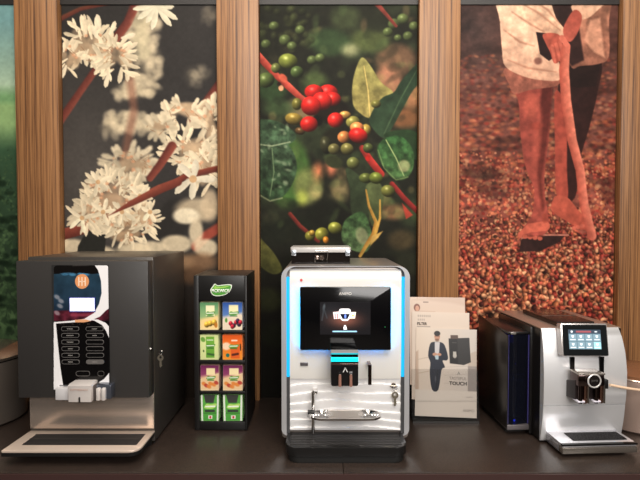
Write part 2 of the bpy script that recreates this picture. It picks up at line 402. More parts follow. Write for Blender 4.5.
# mural 2: coffee blossom
def petal(c, x, y, ang, L, w, col, soft=.7, alpha=1):
    a = math.radians(ang); dx, dy = math.cos(a), math.sin(a); bend = rng.uniform(-.18, .18)
    pts = []
    for t in (0, .3, .6, .85, 1): pts.append((x+dx*L*t-dy*bend*L*t*t, y+dy*L*t+dx*bend*L*t*t))
    c.stroke(pts, [w*.45, w*.75, w, w*.85, w*.35], col, soft, alpha, edge=tuple(v*.9 for v in col))
def flower(c, x, y, L, w, n=5, col=(240, 226, 205), a0=None, soft=.7, squash=1):
    a0 = rng.uniform(0, 360) if a0 is None else a0
    for k in range(n):
        a = a0+360*k/n+rng.uniform(-12, 12); j = rng.uniform(.9, 1.05)
        petal(c, x, y, a, L*rng.uniform(.8, 1.05), w, tuple(min(255, v*j) for v in col), soft)
    c.ell(x, y, w*.5, w*.5, (205, 165, 125), soft, 0, .8)
def cluster(c, x, y, rx, ry, n, L=12, w=3.6, base=(222, 196, 168), soft=.8, br=1):
    for i in range(14):
        a = rng.uniform(0, 6.28); q = rng.rand()**.5; kk = rng.uniform(.7, 1.0); c.ell(x+rx*q*.72*math.cos(a), y+ry*q*.72*math.sin(a), rx*.3, ry*.3, tuple(v*kk for v in base), 4, 0, .6)
    for i in range(int(n*.72)):
        a = rng.uniform(0, 6.28); q = .25+.75*rng.rand()**.6; fx, fy = x+rx*q*.8*math.cos(a), y+ry*q*.8*math.sin(a)
        out = math.degrees(math.atan2(fy-y, fx-x))+rng.uniform(-65, 65); k = rng.uniform(.86, 1.02)*br
        petal(c, fx, fy, out, L*rng.uniform(.7, 1.35), w*rng.uniform(.7, 1.25), (min(255, 250*k), 236*k, 212*k), soft)
        if rng.rand() < .3: c.stroke([(fx, fy), (fx+rng.uniform(-6, 6), fy+rng.uniform(-6, 6))], .7, (150, 112, 85), .7, .6)
        if rng.rand() < .25: c.ell(fx, fy, 1.8, 1.5, (214, 160, 128), 1.4, 0, .7)
def paint_blossom(c):
    n = fbm(c.px, c.py, 70, 11)[..., None]; X, Y = c.px[..., None], c.py[..., None]
    l = np.exp(-(((X-85)/50)**2+((Y-185)/90)**2)); low = np.clip((Y-250)/90, 0, 1)  # low: light falloff behind the machines, painted into the print
    base = np.array([58, 56, 57])*(1+.35*(n-.5))+l*np.array([30, 28, 26]); c.a = np.clip(base*(1-low)+np.array([40, 31, 25])*low, 0, 255)/255.
    BR, BRe = (146, 84, 74), (98, 52, 48)
    for (x, y, rx, ry, al) in ((142, 30, 18, 22, .75), (150, 62, 14, 20, .65), (140, 86, 18, 12, .8), (128, 92, 15, 9, .8), (128, 122, 24, 13, .85), (112, 128, 12, 9, .7), (152, 126, 14, 12, .6),
                              (212, 15, 10, 9, .2), (195, 75, 12, 10, .25)):
        c.ell(x, y, rx*.8, ry*.8, (214, 200, 174), 10, 0, al*.6)
        for k in range(int(rx*ry/9)):
            a_, q_ = rng.uniform(0, 6.28), rng.rand()**.6; v_ = rng.uniform(.86, 1.05); c.ell(x+rx*q_*math.cos(a_), y+ry*q_*math.sin(a_), rng.uniform(3, 6), rng.uniform(2.5, 4.5), (226*v_, 212*v_, 188*v_), 4, rng.uniform(0, 180), al*.6)
    c.stroke([(130, 78), (134, 110), (124, 160)], 8, (150, 104, 88), 5, .6)
    c.stroke([(58, 20), (80, 9), (108, 3)], [5, 4, 4], (120, 74, 58), 1.5, 1, BRe)
    c.stroke([(138, -2), (128, 22), (112, 44), (98, 66), (80, 92), (58, 124)], [9, 9, 9, 7, 7, 8], BR, 1.8, 1, BRe)
    for i in range(3): c.ell(136+rng.uniform(-8, 8), 24+14*i, 9, 8, (205, 196, 170), 6, 0, .6)
    c.stroke([(222, 80), (206, 102), (190, 122)], [8, 8, 7], (158, 86, 76), 1.5, 1, BRe)
    # upper flowers
    for a in (175, 150, 120, 95, 60, 35, 10, 200, 340): petal(c, 157, 6, a, rng.uniform(15, 24), 6, (232, 226, 208))
    cluster(c, 90, 44, 24, 22, 70, 12, 4); cluster(c, 116, 58, 19, 20, 60, 12, 4.2); cluster(c, 70, 58, 11, 15, 22, 10, 4)
    for a, x, y in ((60, 92, 26), (-80, 96, 30), (-60, 110, 34), (-95, 100, 28), (100, 108, 74), (110, 66, 66), (-10, 122, 38)): petal(c, x, y, a, 13, 5, (244, 232, 212))
    # right clusters
    cluster(c, 184, 114, 24, 15, 55, 10, 5, soft=1.4); cluster(c, 210, 122, 12, 26, 40, 11, 5, soft=1.4); cluster(c, 158, 128, 14, 9, 26, 9, 5, soft=2.2, br=.92)
    cluster(c, 190, 152, 28, 16, 80, 13, 4.5); cluster(c, 206, 168, 14, 20, 40, 13, 4.5)
    # softer cluster and the branch
    cluster(c, 130, 166, 28, 17, 70, 10, 5, soft=2.6, br=.9)
    c.stroke([(172, 146), (160, 165), (150, 178)], [9, 8, 7], (156, 88, 76), 1.6, 1, BRe)
    c.stroke([(170, 186), (186, 176), (220, 168)], [7, 6, 6], (150, 78, 62), 1.4, 1, BRe)
    c.ell(172, 222, 16, 24, (52, 50, 50), 5, 20, .9)
    c.ell(196, 210, 20, 12, (216, 200, 176), 8, 0, .8); c.ell(186, 216, 13, 8, (238, 228, 208), 4, 0, .9); c.ell(210, 205, 9, 16, (214, 196, 172), 6, 0, .8)
    c.stroke([(222, 226), (206, 236), (196, 246)], 10, (170, 84, 70), 3, .9)
    for x, y, rx, ry in ((176, 244, 16, 9), (196, 232, 7, 13), (206, 248, 12, 9), (150, 248, 16, 7), (72, 246, 14, 7), (60, 240, 8, 10), (135, 250, 18, 8), (100, 254, 16, 8)):
        c.ell(x, y, rx, ry, (232, 218, 194), 4.5, 0, .85)
    flower(c, 193, 179, 23, 7.5, 5, (248, 240, 224), 80)
    c.stroke([(56, 236), (84, 229), (108, 216), (132, 203), (160, 189), (178, 182)], [12, 10, 9, 9, 9, 8], (156, 86, 72), 1, 1, (100, 52, 46))
    c.poly([(78, 246), (86, 232), (98, 228), (106, 236), (104, 262), (76, 262)], (50, 50, 48), 1)
    cluster(c, 112, 200, 34, 30, 210, 12, 3.6, (224, 194, 166)); cluster(c, 88, 214, 14, 14, 40, 12, 4); cluster(c, 130, 228, 24, 18, 70, 11, 3.4, (216, 186, 156)); cluster(c, 145, 216, 12, 14, 30, 10, 3)
    for x, y, L, a in ((122, 212, 16, 100), (98, 182, 14, 40), (140, 196, 14, 10), (82, 218, 15, 0), (103, 212, 15, 70), (150, 212, 11, 60)): flower(c, x, y, L, 4.6, 5, (250, 238, 216), a)
    c.stroke([(108, 216), (132, 203), (160, 189)], [0, 6, 8], (160, 90, 76), 1, 1, (108, 58, 50))
    for x, y, rx, ry, col in ((200, 262, 18, 9, (150, 118, 92)), (192, 275, 14, 9, (108, 82, 62)), (206, 300, 12, 20, (70, 52, 40)), (180, 262, 12, 7, (170, 140, 112)), (205, 350, 9, 30, (60, 42, 32))): c.ell(x, y, rx, ry, col, 9, 0, .8)
def blossom_print(c):
    paint_blossom(c); c.a = np.clip(c.a*np.array([.97, .955, .92])+.02*np.array([1, .95, .8]), 0, 1)
mural(*panel_x(0), blossom_print, 'mural of white coffee blossom on a red branch against dark grey')

# mural 3: coffee cherries
def paint_cherries(c):
    n = fbm(c.px, c.py, 46, 21)[..., None]; n2 = fbm(c.px, c.py, 24, 31)[..., None]; Y = c.py[..., None]
    base = np.array([34, 36, 30])+np.clip(n-.45, 0, 1)*np.array([60, 85, 52])*1.5+np.clip(n2-.6, 0, 1)*np.array([90, 80, 60]); low = np.clip((Y-225)/70, 0, 1)  # low also darkens the print downward, for the shade behind the machines
    c.a = np.clip(base*(1-low)+np.array([20, 19, 16])*low, 0, 255)/255.
    blur = [(288, 172, 22, 34, (78, 118, 62)), (308, 186, 14, 18, (132, 140, 92)), (318, 172, 5, 8, (236, 150, 112)), (331, 168, 5, 7, (240, 148, 118)), (316, 192, 5, 6, (206, 196, 140)), (340, 190, 8, 12, (150, 138, 104)), (302, 198, 5, 7, (176, 190, 96)),
            (396, 60, 20, 16, (128, 100, 82)), (388, 84, 14, 18, (196, 142, 118)), (412, 95, 12, 14, (190, 140, 106)), (405, 118, 16, 10, (150, 104, 74)), (370, 40, 20, 12, (86, 98, 62)), (330, 42, 20, 14, (60, 84, 56)), (346, 18, 16, 12, (70, 82, 58)),
            (350, 50, 8, 6, (170, 176, 140)), (394, 212, 12, 7, (176, 132, 100)), (402, 240, 14, 10, (84, 74, 54)), (380, 200, 9, 10, (140, 110, 80)), (300, 110, 14, 12, (150, 132, 104)), (280, 108, 16, 8, (66, 88, 60)), (272, 90, 14, 12, (52, 76, 50)), (315, 80, 12, 8, (90, 110, 70)),
            (296, 228, 22, 12, (30, 34, 26)), (350, 232, 20, 16, (26, 28, 20)), (270, 235, 16, 12, (30, 34, 28)), (330, 215, 22, 14, (24, 26, 20)), (378, 20, 20, 12, (40, 44, 34))]
    for x, y, rx, ry, col in blur: c.ell(x, y, rx, ry, col, 9, 0, .8)
    for i in range(150):             # out of focus leaves and twigs
        x, y = rng.uniform(256, 422), rng.uniform(0, 225); k = rng.rand(); dk = rng.rand() < .45
        col = (26+10*k, 32+10*k, 24+8*k) if dk else ((78+40*k, 100+30*k, 66+20*k) if rng.rand() < .7 else (150, 120+20*k, 96))
        c.ell(x, y, rng.uniform(2, 9), rng.uniform(2, 5), col, 3.5, rng.uniform(0, 180), .32)
    for i in range(46):              # distant green berries
        x, y = (rng.uniform(258, 312), rng.uniform(8, 56)) if i < 30 else (rng.uniform(320, 400), rng.uniform(92, 120))
        c.ell(x, y, rng.uniform(3, 5.5), rng.uniform(3, 5), rng.choice([70, 84, 98])*np.array([.85, .95, .62]), 3.2, 0, .5, ball=.08)
    for x, y, r_ in ((394, 24, 6), (403, 19, 6), (388, 32, 5), (408, 36, 5), (414, 26, 5), (398, 38, 4), (300, 30, 5), (285, 40, 6), (274, 26, 5), (292, 46, 5), (266, 44, 5), (312, 60, 5), (320, 58, 5)):
        c.ell(x, y, r_, r_*.9, (104, 122, 78), 1.5, 0, .9, ball=.2)
    c.stroke([(372, -2), (384, 12), (396, 26)], [6, 4, 3], (160, 78, 70), 1.2, 1, (100, 50, 46))
    # leaves
    c.poly(spline([(361, 58), (370, 65), (381, 82), (393, 92), (390, 102), (380, 112), (370, 118), (361, 114), (353, 104), (353, 80)]), (150, 150, 98), 1.2, 1, (146, 136, 88), (7, 4, .7))
    c.stroke([(364, 66), (368, 90), (370, 116)], [.6, 1.2, 1.4], (208, 190, 126), .8)
    c.poly(spline([(422, 60), (424, 76), (412, 92), (402, 110), (392, 128), (383, 138), (370, 124), (372, 112), (382, 98), (394, 92), (402, 80)]), (44, 66, 52), 1, 1, (52, 72, 54), (10, 6, .4))
    c.stroke([(418, 68), (400, 100), (384, 134)], [.8, 1.2, 1.4], (76, 100, 76), .8)
    c.poly(spline([(384, 136), (400, 130), (416, 132), (424, 146), (420, 160), (410, 156)]), (46, 70, 46), 1.2, 1, (40, 60, 42), (8, 8, .4))
    c.poly(spline([(377, 150), (384, 139), (400, 136), (412, 148), (414, 164), (408, 177), (396, 180), (384, 168)]), (54, 96, 58), 1.2, 1, (80, 108, 72), (5, 9, 1.0))
    c.stroke([(386, 140), (396, 158), (404, 176)], [1, 1.2, .8], (170, 190, 140), .8, .9); c.ell(404, 166, 6, 6, (186, 184, 146), 3, 30, .6)
    c.stroke([(378, 150), (384, 168), (396, 180), (408, 177)], 1, (150, 170, 120), .8, .5)
    c.poly(spline([(254, 148), (262, 138), (280, 138), (292, 150), (297, 168), (290, 188), (278, 200), (266, 199), (256, 186)]), (70, 92, 74), 1.4, 1, (46, 68, 48), (6, 12, 1.3))
    c.poly(spline([(254, 122), (272, 120), (290, 128), (296, 138), (284, 146), (262, 144), (254, 142)]), (58, 82, 62), 1.4, 1, (74, 98, 80), (6, 15, 1.2))
    c.stroke([(256, 144), (272, 146), (290, 142)], 1.4, (172, 186, 160), .8, .7); c.stroke([(272, 148), (274, 172), (270, 196)], 1, (120, 144, 114), .8, .8); c.stroke([(258, 194), (270, 201), (282, 198)], 1.6, (186, 192, 160), 1, .5)
    for i in range(16): c.ell(rng.uniform(260, 290), rng.uniform(124, 192), rng.uniform(1, 3.5), rng.uniform(.8, 2), (158, 176, 152), 1.5, rng.uniform(0, 90), .5)
    c.poly(spline([(346, 168), (360, 176), (368, 186), (370, 212), (366, 224), (352, 214), (350, 190)]), (62, 76, 56), 1.2, 1, (48, 60, 44), (9, 18, .5))
    c.poly(spline([(366, 186), (378, 182), (384, 194), (380, 218), (372, 226), (368, 206)]), (92, 104, 72), 1.4, 1, (60, 70, 46), (9, 19, .5))
    c.poly(spline([(344, 222), (356, 213), (364, 213), (370, 226), (372, 240), (366, 252), (352, 250), (342, 240)]), (58, 88, 56), 1.2, 1, (84, 104, 76), (5, 22, 1.2)); c.ell(362, 236, 6, 9, (178, 178, 148), 3, -20, .55)
    c.stroke([(366, 190), (369, 206), (376, 222), (374, 234), (366, 246), (360, 256)], [1.5, 2.5, 3.5, 5, 4, 3], (196, 168, 92), .9, 1, (150, 110, 54))
    c.stroke([(380, 200), (380, 218), (376, 232)], [1.5, 2.2, 3], (190, 156, 84), .9)
    c.poly([(372, 236), (383, 231), (378, 238), (370, 246)], (186, 158, 96), 1)
    c.poly(spline([(256, 236), (266, 244), (276, 256), (282, 270), (272, 274), (258, 262)]), (104, 104, 58), 1.2, 1, (70, 74, 44), (8, 25, .6))
    c.poly([(402, 203), (413, 215), (406, 219)], (176, 76, 64), 1.2)
    # branches
    c.stroke([(254, 50), (264, 62), (278, 77), (288, 86), (300, 97), (310, 104)], [6, 7, 6, 7, 6, 5], (212, 104, 92), .9, 1, (132, 52, 46))
    c.ell(283, 78, 5, 3.5, (196, 100, 82), 1.5, 45); c.ell(281, 88, 2.5, 3, (206, 160, 132), 1); c.ell(279, 84, 2, 2, (50, 30, 26), 1)
    c.stroke([(362, 148), (370, 160), (381, 174)], [6, 7, 7], (196, 70, 66), .9, 1, (120, 40, 38))
    c.stroke([(392, 184), (404, 198), (422, 216)], [5, 5, 5], (168, 62, 62), 1, 1, (100, 34, 34))
    c.stroke([(290, 214), (300, 226), (318, 241)], [4, 4, 4], (140, 62, 56), 1.2, 1, (84, 36, 34))
    c.ell(318, 120, 5, 6, (20, 18, 15), 2); c.ell(334, 112, 16, 12, (30, 24, 20), 4, 0, .9); c.ell(342, 140, 20, 14, (34, 32, 24), 5, 0, .85); c.ell(334, 162, 9, 6, (52, 58, 40), 2, 15)
    R_ = (204, 44, 42)
    for x, y, rx, ry, col in ((266, 80, 8.5, 7.5, (92, 110, 66)), (288, 61, 9.5, 7.5, (126, 138, 70)), (297, 72, 6.5, 6, (88, 110, 66)), (276, 68, 5, 5, (110, 120, 72)), (297, 104, 5, 6, (120, 118, 62)),
                              (294, 119, 9, 6, (150, 132, 68)), (353, 122, 7, 6, (160, 158, 90)), (366, 130, 5, 6, (170, 150, 80)), (345, 115, 6, 4, (198, 160, 96)), (376, 104, 5, 4, (120, 120, 66)), (326, 145, 6, 9, (60, 62, 44)), (344, 137, 6.5, 6, (206, 140, 88)), (357, 128, 7, 6, (226, 150, 96)),
                              (334, 149, 6, 5.5, (118, 116, 76)), (347, 149, 6.5, 6, (124, 122, 74)), (353, 163, 6.3, 6, (118, 126, 76)), (368, 148, 5, 5, (92, 104, 62)), (366, 178, 7, 5, (96, 108, 58)), (376, 178, 6.8, 5.8, (122, 138, 64)), (388, 191, 7, 6, (116, 120, 66)),
                              (322, 234, 7, 6.5, (150, 152, 70)), (335, 228, 7, 6, (140, 146, 72)), (310, 236, 5, 5, (130, 130, 60)), (326, 240, 3, 3.6, (216, 148, 60)), (312, 233, 3, 3, (180, 150, 70)), (300, 131, 5, 3.6, (100, 76, 50))):
        c.ell(x, y, rx, ry, col, 1, rng.uniform(-15, 15), 1, ball=.28)
    for x, y, rx, ry in ((328, 93, 10, 8.5), (314, 92, 9.5, 7.5), (333, 99, 8, 7), (322, 101, 10, 9), (311, 106, 10, 9.5), (309, 124, 8.8, 7.8), (335.5, 120, 8, 7.5), (358, 135.5, 9.6, 7.6)):
        c.ell(x, y, rx, ry, R_, 1, rng.uniform(-15, 15), 1, ball=.3)
    c.ell(368, 158, 2.5, 3, (176, 40, 36), 1)
    for x, y, col in ((268, 300, (50, 56, 34)), (274, 335, (28, 32, 20)), (412, 280, (38, 38, 28)), (300, 262, (24, 26, 18)), (410, 262, (46, 50, 38))): c.ell(x, y, 14, 12, col, 9, 0, .7)
def cherry_print(c):
    paint_cherries(c); n = fbm(c.px, c.py, 7, 91, 3)[..., None]; c.a = np.clip(c.a*(1+.32*(n-.5))*np.array([1, .97, .93])+np.array([.02, .018, .01]), 0, 1)
mural(*panel_x(1), cherry_print, 'mural of red and green coffee cherries among leaves, behind the white machine')

# mural 4: farmer raking drying coffee
def paint_farmer(c):
    X, Y = c.px, c.py; n = fbm(X, Y, 26, 41)[..., None]; n2 = fbm(X*1.0+Y*.5, Y*1.7, 12, 43)[..., None]
    g = np.clip((Y-60)/170, 0, 1)[..., None]; top = np.array([88, 58, 50]); low = np.array([138, 74, 60])
    tl = np.exp(-(((X-475)/34)**2+((Y-25)/50)**2))[..., None]
    c.a = np.clip((top*(1-g)+low*g)*(.45+.7*n+.5*n2)-tl*np.array([34, 12, 6]), 0, 255)/255.
    tones = [(232, 140, 96), (214, 102, 74), (184, 66, 52), (150, 50, 40), (238, 172, 124), (110, 44, 34), (74, 34, 28), (206, 122, 76), (166, 92, 60), (60, 40, 30)]
    for i in range(1500):            # soft far beans
        y = rng.uniform(55, 190); x = rng.uniform(456, 624); k = (y-40)/150; col = np.array(tones[rng.randint(10)])*.85
        c.ell(x, y, 1.4+2*k, .9+1.2*k, col, 1.8, 0, .28+.4*k)
    for i in range(6500):
        y = 150+(rng.rand()**.8)*255; x = rng.uniform(454, 626); k = np.clip((y-150)/160, 0, 1.15)
        s = 1.1+2.1*k; t_ = tones[rng.choice(10, p=[.19, .17, .11, .07, .19, .06, .03, .12, .04, .02])]; dd = 1 if y < 330 else .55  # dd dims the lowest beans, painted shade behind the machine
        c.ell(x, y, s*rng.uniform(.8, 1.1), s*rng.uniform(.65, .9), np.array(t_)*dd*rng.uniform(.8, 1.05), .9, rng.uniform(0, 180), min(1, .55+.5*k), ball=.1 if k > .4 else None)
    for i in range(26): c.ell(rng.uniform(458, 622), rng.uniform(90, 215), rng.uniform(8, 22), rng.uniform(2, 4), (46, 26, 22), 3.5, rng.uniform(-10, 10), .38)
    c.ell(480, 172, 20, 7, (40, 24, 20), 5, 0, .5); c.ell(610, 190, 10, 14, (60, 28, 24), 5, 0, .5)
    # rake head
    c.poly([(521, 240), (524, 237), (566, 234), (560, 242), (540, 251), (519, 252)], (52, 34, 32), 1); c.stroke([(522, 238), (545, 235), (568, 235)], 1.6, (190, 124, 104), .8)
    # legs
    LG, LD = (152, 70, 58), (80, 32, 28)
    c.poly(spline([(566, 60), (600, 60), (598, 90), (590, 125), (580, 160), (576, 195), (566, 200), (562, 165), (560, 120), (558, 88)]), (42, 28, 26), 1.2, 1, (58, 30, 26))
    c.poly(spline([(555, 92), (566, 106), (567, 140), (567, 170), (568, 196), (563, 204), (556, 192), (555, 150)]), (150, 66, 52), 1.2, 1, (184, 84, 66))
    c.poly(spline([(556, 196), (568, 198), (578, 210), (590, 222), (592, 230), (580, 229), (568, 222), (554, 213), (551, 206)]), (196, 94, 72), 1, 1, (176, 82, 62))
    for k in range(5): c.ell(574+4*k, 228-1.0*k, 2.2, 2, (204, 104, 82), .8)
    c.poly(spline([(514, 84), (534, 88), (551, 84), (550, 110), (549, 138), (545, 168), (545, 196), (548, 214), (547, 232), (530, 238), (520, 234), (524, 227), (532, 214), (534, 190), (525, 165), (520, 130), (519, 105)]), LG, 1.2, 1, (168, 80, 66), (9, 66, .35))
    c.poly(spline([(542, 86), (552, 86), (550, 118), (546, 150), (542, 180), (545, 205), (542, 210), (539, 190), (537, 160), (540, 128)]), LD, 3, .9, (120, 52, 42))
    c.ell(531, 106, 8, 12, (192, 94, 74), 5, 0, .7); c.ell(537, 145, 4, 30, (188, 90, 72), 4, 6, .55); c.ell(536, 126, 6, 4, (150, 62, 48), 3, 0, .6)
    c.stroke([(520, 234), (530, 228), (545, 226)], [4, 9, 10], (212, 106, 82), 1)
    for k in range(5): c.ell(520+5*k, 236+.6*k, 2.5, 2.1, (206, 104, 80), .8)
    for x, y, rx, ry, col in ((531, 236, 3, 1, (110, 46, 38)), (541, 236, 3, 1, (110, 46, 38)), (545, 218, 3, 5, (170, 76, 58))): c.ell(x, y, rx, ry, col, 1.2, 0, .7)
    # shorts
    c.poly(spline([(505, 68), (545, 76), (560, 78), (556, 86), (530, 90), (514, 94), (509, 84)], 3), (160, 100, 80), 1, 1, (142, 84, 68), (5, 50, .5))
    c.poly([(560, 62), (602, 58), (596, 86), (578, 88), (562, 84)], (34, 24, 22), 1.2)
    # jacket
    c.poly(spline([(500, -6), (560, -6), (560, 20), (556, 50), (562, 78), (540, 80), (520, 75), (505, 66), (502, 50), (500, 22)], 4), (232, 198, 166), 1, 1, (204, 160, 132), (12, 55, .22))
    c.poly(spline([(573, 20), (592, -4), (612, -6), (609, 20), (609, 56), (598, 64), (580, 66), (572, 68), (566, 50)], 4), (160, 112, 88), 1, 1, (146, 96, 76), (10, 57, .9))
    c.poly([(590, 20), (600, 18), (605, 58), (594, 52), (584, 40)], (216, 160, 128), 2.5, .8)
    c.poly([(536, 32), (546, 33), (556, 56), (549, 61), (540, 54)], (38, 26, 26), 1)
    c.poly(spline([(552, -4), (580, -4), (574, 20), (570, 50), (562, 60), (560, 32), (554, 14)], 4), (48, 34, 32), 1.2)
    c.poly([(568, 36), (578, 20), (584, 60), (572, 66), (566, 60)], (40, 26, 26), 2, .9)
    # sleeves
    c.poly(spline([(512, -6), (545, -6), (556, 18), (567, 32), (564, 36), (545, 33), (528, 22), (514, 8)], 4), (232, 196, 162), 1, 1, (214, 170, 138), (8, 61, .5))
    for p in ([(520, 2), (540, 14), (560, 30)], [(530, -2), (548, 10), (560, 24)], [(512, 12), (530, 24), (544, 32)], [(504, 30), (520, 42), (534, 46)], [(508, 60), (528, 68), (556, 72)]): c.stroke(p, [1, 2.4, 1], (170, 122, 96), 1.6, .7)
    c.poly(spline([(572, 4), (600, -6), (612, -4), (600, 8), (588, 18), (578, 18)], 4), (218, 178, 146), 1, 1, (200, 156, 126))
    # hands and stick
    c.poly(spline([(543, 34), (558, 34), (562, 44), (560, 60), (554, 63), (550, 52), (546, 44)], 4), (186, 92, 72), 1, 1, (150, 68, 54))
    c.poly(spline([(574, 10), (582, 16), (578, 32), (570, 42), (564, 36), (564, 26)], 4), (164, 78, 62), 1, 1, (190, 96, 78))
    for a, b_ in (((552, 46), (555, 62)), ((556, 44), (560, 60)), ((560, 42), (563, 55))): c.stroke([a, b_], [3.4, 2.6], (190, 98, 78), .8); 
    c.stroke([(566, 46), (564, 70), (566, 100), (572, 140), (580, 170), (584, 205), (592, 236)], [8, 10, 10, 9.5, 9, 9, 9], (224, 132, 106), 1, 1, (172, 80, 62))
    c.stroke([(562, 38), (568, 46), (568, 52)], [6, 5, 4], (206, 112, 90), .9); c.ell(538, 61, 4, 3.5, (110, 70, 60), 2, 0, .8)
def farmer_print(c):
    paint_farmer(c); n = fbm(c.px, c.py, 5, 93, 3)[..., None]; c.a = np.clip((c.a*.95+np.array([118, 62, 54])/255.*.12)*(1+.3*(n-.5)), 0, 1); c.a = c.a*.86+c.a.mean(2, keepdims=True)*np.array([1.04, .98, .98])*.14
mural(*panel_x(2), farmer_print, 'mural of barefoot farmer raking drying red coffee beans, right side of wall')

# ------------------------------------------------------------------ left charcoal machine
D0, D1, D2 = 1.53, 1.58, 1.94
r = Root('coffee_machine', (-.72, 1.75, CT), 'tall charcoal coffee vending machine with black button panel and steel drip tray', 'coffee machine')
LM = r
xb0, xb1 = PX(30, 400, D1), PX(154.5, 400, D1); ztop = 1.503
BX('casing', xb0, xb1, D1, D2, CT+.012, ztop, dark_steel, r, .003)
for fx in (xb0+.04, xb1-.04):
    for fy in (D1+.05, D2-.05): finish('foot', cyl(bmesh.new(), (fx, fy, CT+.006), .018, .0118), black, r)
dx0, dx1 = PX(17, 330, D0), PX(148.5, 330, D0); dz0, dz1 = PZ(398, D0), PZ(261, D0)
door = BX('door', dx0, dx1, D0, D1-.002, dz0, dz1, charcoal, r, .003)
zb = PZ(428, D1)
BX('backsplash', xb0+.001, xb1-.001, D1-.004, D1+.002, zb, dz0+.01, mat('splash_steel', (205, 190, 178), .26, .75, bump=((6, 200, 200), .2)), r, .001)
# printed front fascia
fx0, fx1, fz0, fz1 = PX(53.5, 330, D0), PX(109.5, 330, D0), PZ(389, D0), PZ(265, D0); FY = D0-.0045
BX('fascia_frame', fx0, fx1, FY+.0005, D0+.001, fz0, fz1, black_gloss, (r, door), 0)
cv, nu, nv = wall_canvas(fx0, fx1, fz0, fz1, FY, 4.2, (14, 13, 14))
def paint_fascia(c):
    c.poly([(50, 274), (112, 273), (112, 322), (50, 322)], (38, 66, 84), .5, 1, (24, 34, 50), (10, 71, .5))
    for i in range(16): c.ell(54+rng.rand()*48, 273+rng.rand()*2, 3, 1.3, (70, 130, 170), .8, 0, .5)
    c.poly([(50, 262), (112, 262), (112, 272), (92, 274), (72, 272), (50, 274)], (14, 12, 12), .5)
    c.stroke([(73, 265.6), (89, 265.2)], 1, (66, 62, 60), .5)
    c.poly([(50, 311), (112, 309), (112, 321), (50, 322)], (96, 34, 48), 1.5, 1, (60, 24, 34), (5, 73, 1.2))
    c.stroke([(72, 315), (92, 315)], 3, (150, 60, 78), 1, .7)
    for x, y in ((57, 297), (61, 301), (60, 306), (57, 313)): c.ell(x, y, 3, 2, (190, 184, 190), 1.4, 30, .55)
    c.poly([(50, 321), (112, 321), (112, 392), (50, 392)], (10, 9, 10), .5)
    # logo roundel
    c.ell(82, 281.4, 7, 7.4, (222, 150, 100), .5)
    for dx in (-3.2, 0, 3.2): c.stroke([(82+dx, 277.5), (82+dx, 285.5)], 1.1, (246, 220, 196), .4)
    c.stroke([(78.8, 281.5), (80.5, 281.5)], 1, (246, 220, 196), .4); c.stroke([(83.5, 281.5), (85.2, 281.5)], 1, (246, 220, 196), .4)
    # white swoosh
    up = [(93, 263), (98, 270), (101, 281), (101.6, 293), (99, 304), (94, 313), (84, 319), (70, 320.8), (54, 322), (54, 323.6), (74, 322.4), (90, 321), (100, 316.5), (106, 310.5), (112, 306), (112, 262)]
    c.poly(up, (236, 234, 236), .5)
    c.poly([(84, 319.5), (94, 320.5), (102, 325), (106, 331), (109, 338), (112, 341), (112, 330), (106, 323), (98, 319.5), (90, 319)], (236, 234, 236), .5)
    c.poly([(75, 319.8), (86, 319.4), (91, 321), (84, 322.4), (75, 322.4)], (226, 164, 120), .5)
    c.poly([(52, 322), (55.8, 322), (58, 345), (60.5, 368), (63, 384.5), (66, 392), (50, 392)], (236, 234, 236), .5)
    c.poly([(112, 370), (109, 373), (104, 379), (96, 384), (92, 386), (98, 388), (104, 386), (112, 384)], (236, 234, 236), .5)
    c.stroke([(78, 380), (96, 380)], .9, (150, 150, 152), .5); c.stroke([(60, 385.5), (112, 385.5)], 1, (90, 90, 92), .6)
    for i in range(9): c.ell(57+rng.rand()*38, 324, .5, .4, (120, 100, 90), .4, 0, .5)
paint_fascia(cv)
rx_ = 3.4; k0, k1, kz = 53.8, 109.2, 265.4
dxe = np.maximum(np.maximum(k0+rx_-cv.px, cv.px-(k1-rx_)), 0); dye = np.maximum((kz+rx_)-cv.py, 0); cv.a[np.hypot(dxe, dye) > rx_] = np.array(lin([.19]*3))+.14
fas = grid_panel('front_fascia', (fx0, FY, fz1), (fx1-fx0, 0, 0), (0, 0, fz0-fz1), nu, nv, cv.a, print_mat('fascia_print', .12), (r, door), .003)
fas['label'] = 'glossy printed control panel with white swoosh'
BX('display', PX(70, 300, FY), PX(94.5, 300, FY), FY-.0015, FY+.0008, PZ(311, FY), PZ(298, FY), mat('lit_display', (230, 235, 255), .3, emit=(238, 242, 255), es=1.1), (r, door))
bm_frame = box(bmesh.new(), PX(69.2, 300, FY), PX(95.3, 300, FY), FY-.0009, FY+.0008, PZ(312, FY), PZ(297.2, FY)); finish('display_frame', bm_frame, mat('display_blue', (40, 44, 120), .3, emit=(40, 44, 140), es=.3), (r, door))
btn_m = [mat('button_rim', (128, 124, 122), .3, .5), black_gloss, mat('button_text', (150, 146, 142), .4)]
for row in range(6):
    for colx in (70.3, 94.8):
        yy = 328.7+row*6.62; grey = row == 5 and colx > 90
        xa, xb = PX(colx-9, 330, FY), PX(colx+9, 330, FY); z0, z1 = PZ(yy+2.3, FY), PZ(yy-2.3, FY); rr_ = (z1-z0)*.46
        bm = prism(bmesh.new(), rrect(xa, xb, z0, z1, rr_), FY-.001, FY); q = .0018
        prism(bm, rrect(xa+q, xb-q, z0+q, z1-q, rr_-q), FY-.0014, FY-.0008, mi=0 if grey else 1)
        zc = (z0+z1)/2; w = random.uniform(.007, .013)
        if not (colx > 90 and row in (2, 3, 4)):
            for k in range(7): box(bm, (xa+xb)/2-w+2*w*k/7, (xa+xb)/2-w+2*w*(k+.6)/7, FY-.0017, FY-.0013, zc-.0016, zc+.0012, mi=2)
        finish('button', bm, btn_m, (r, door))
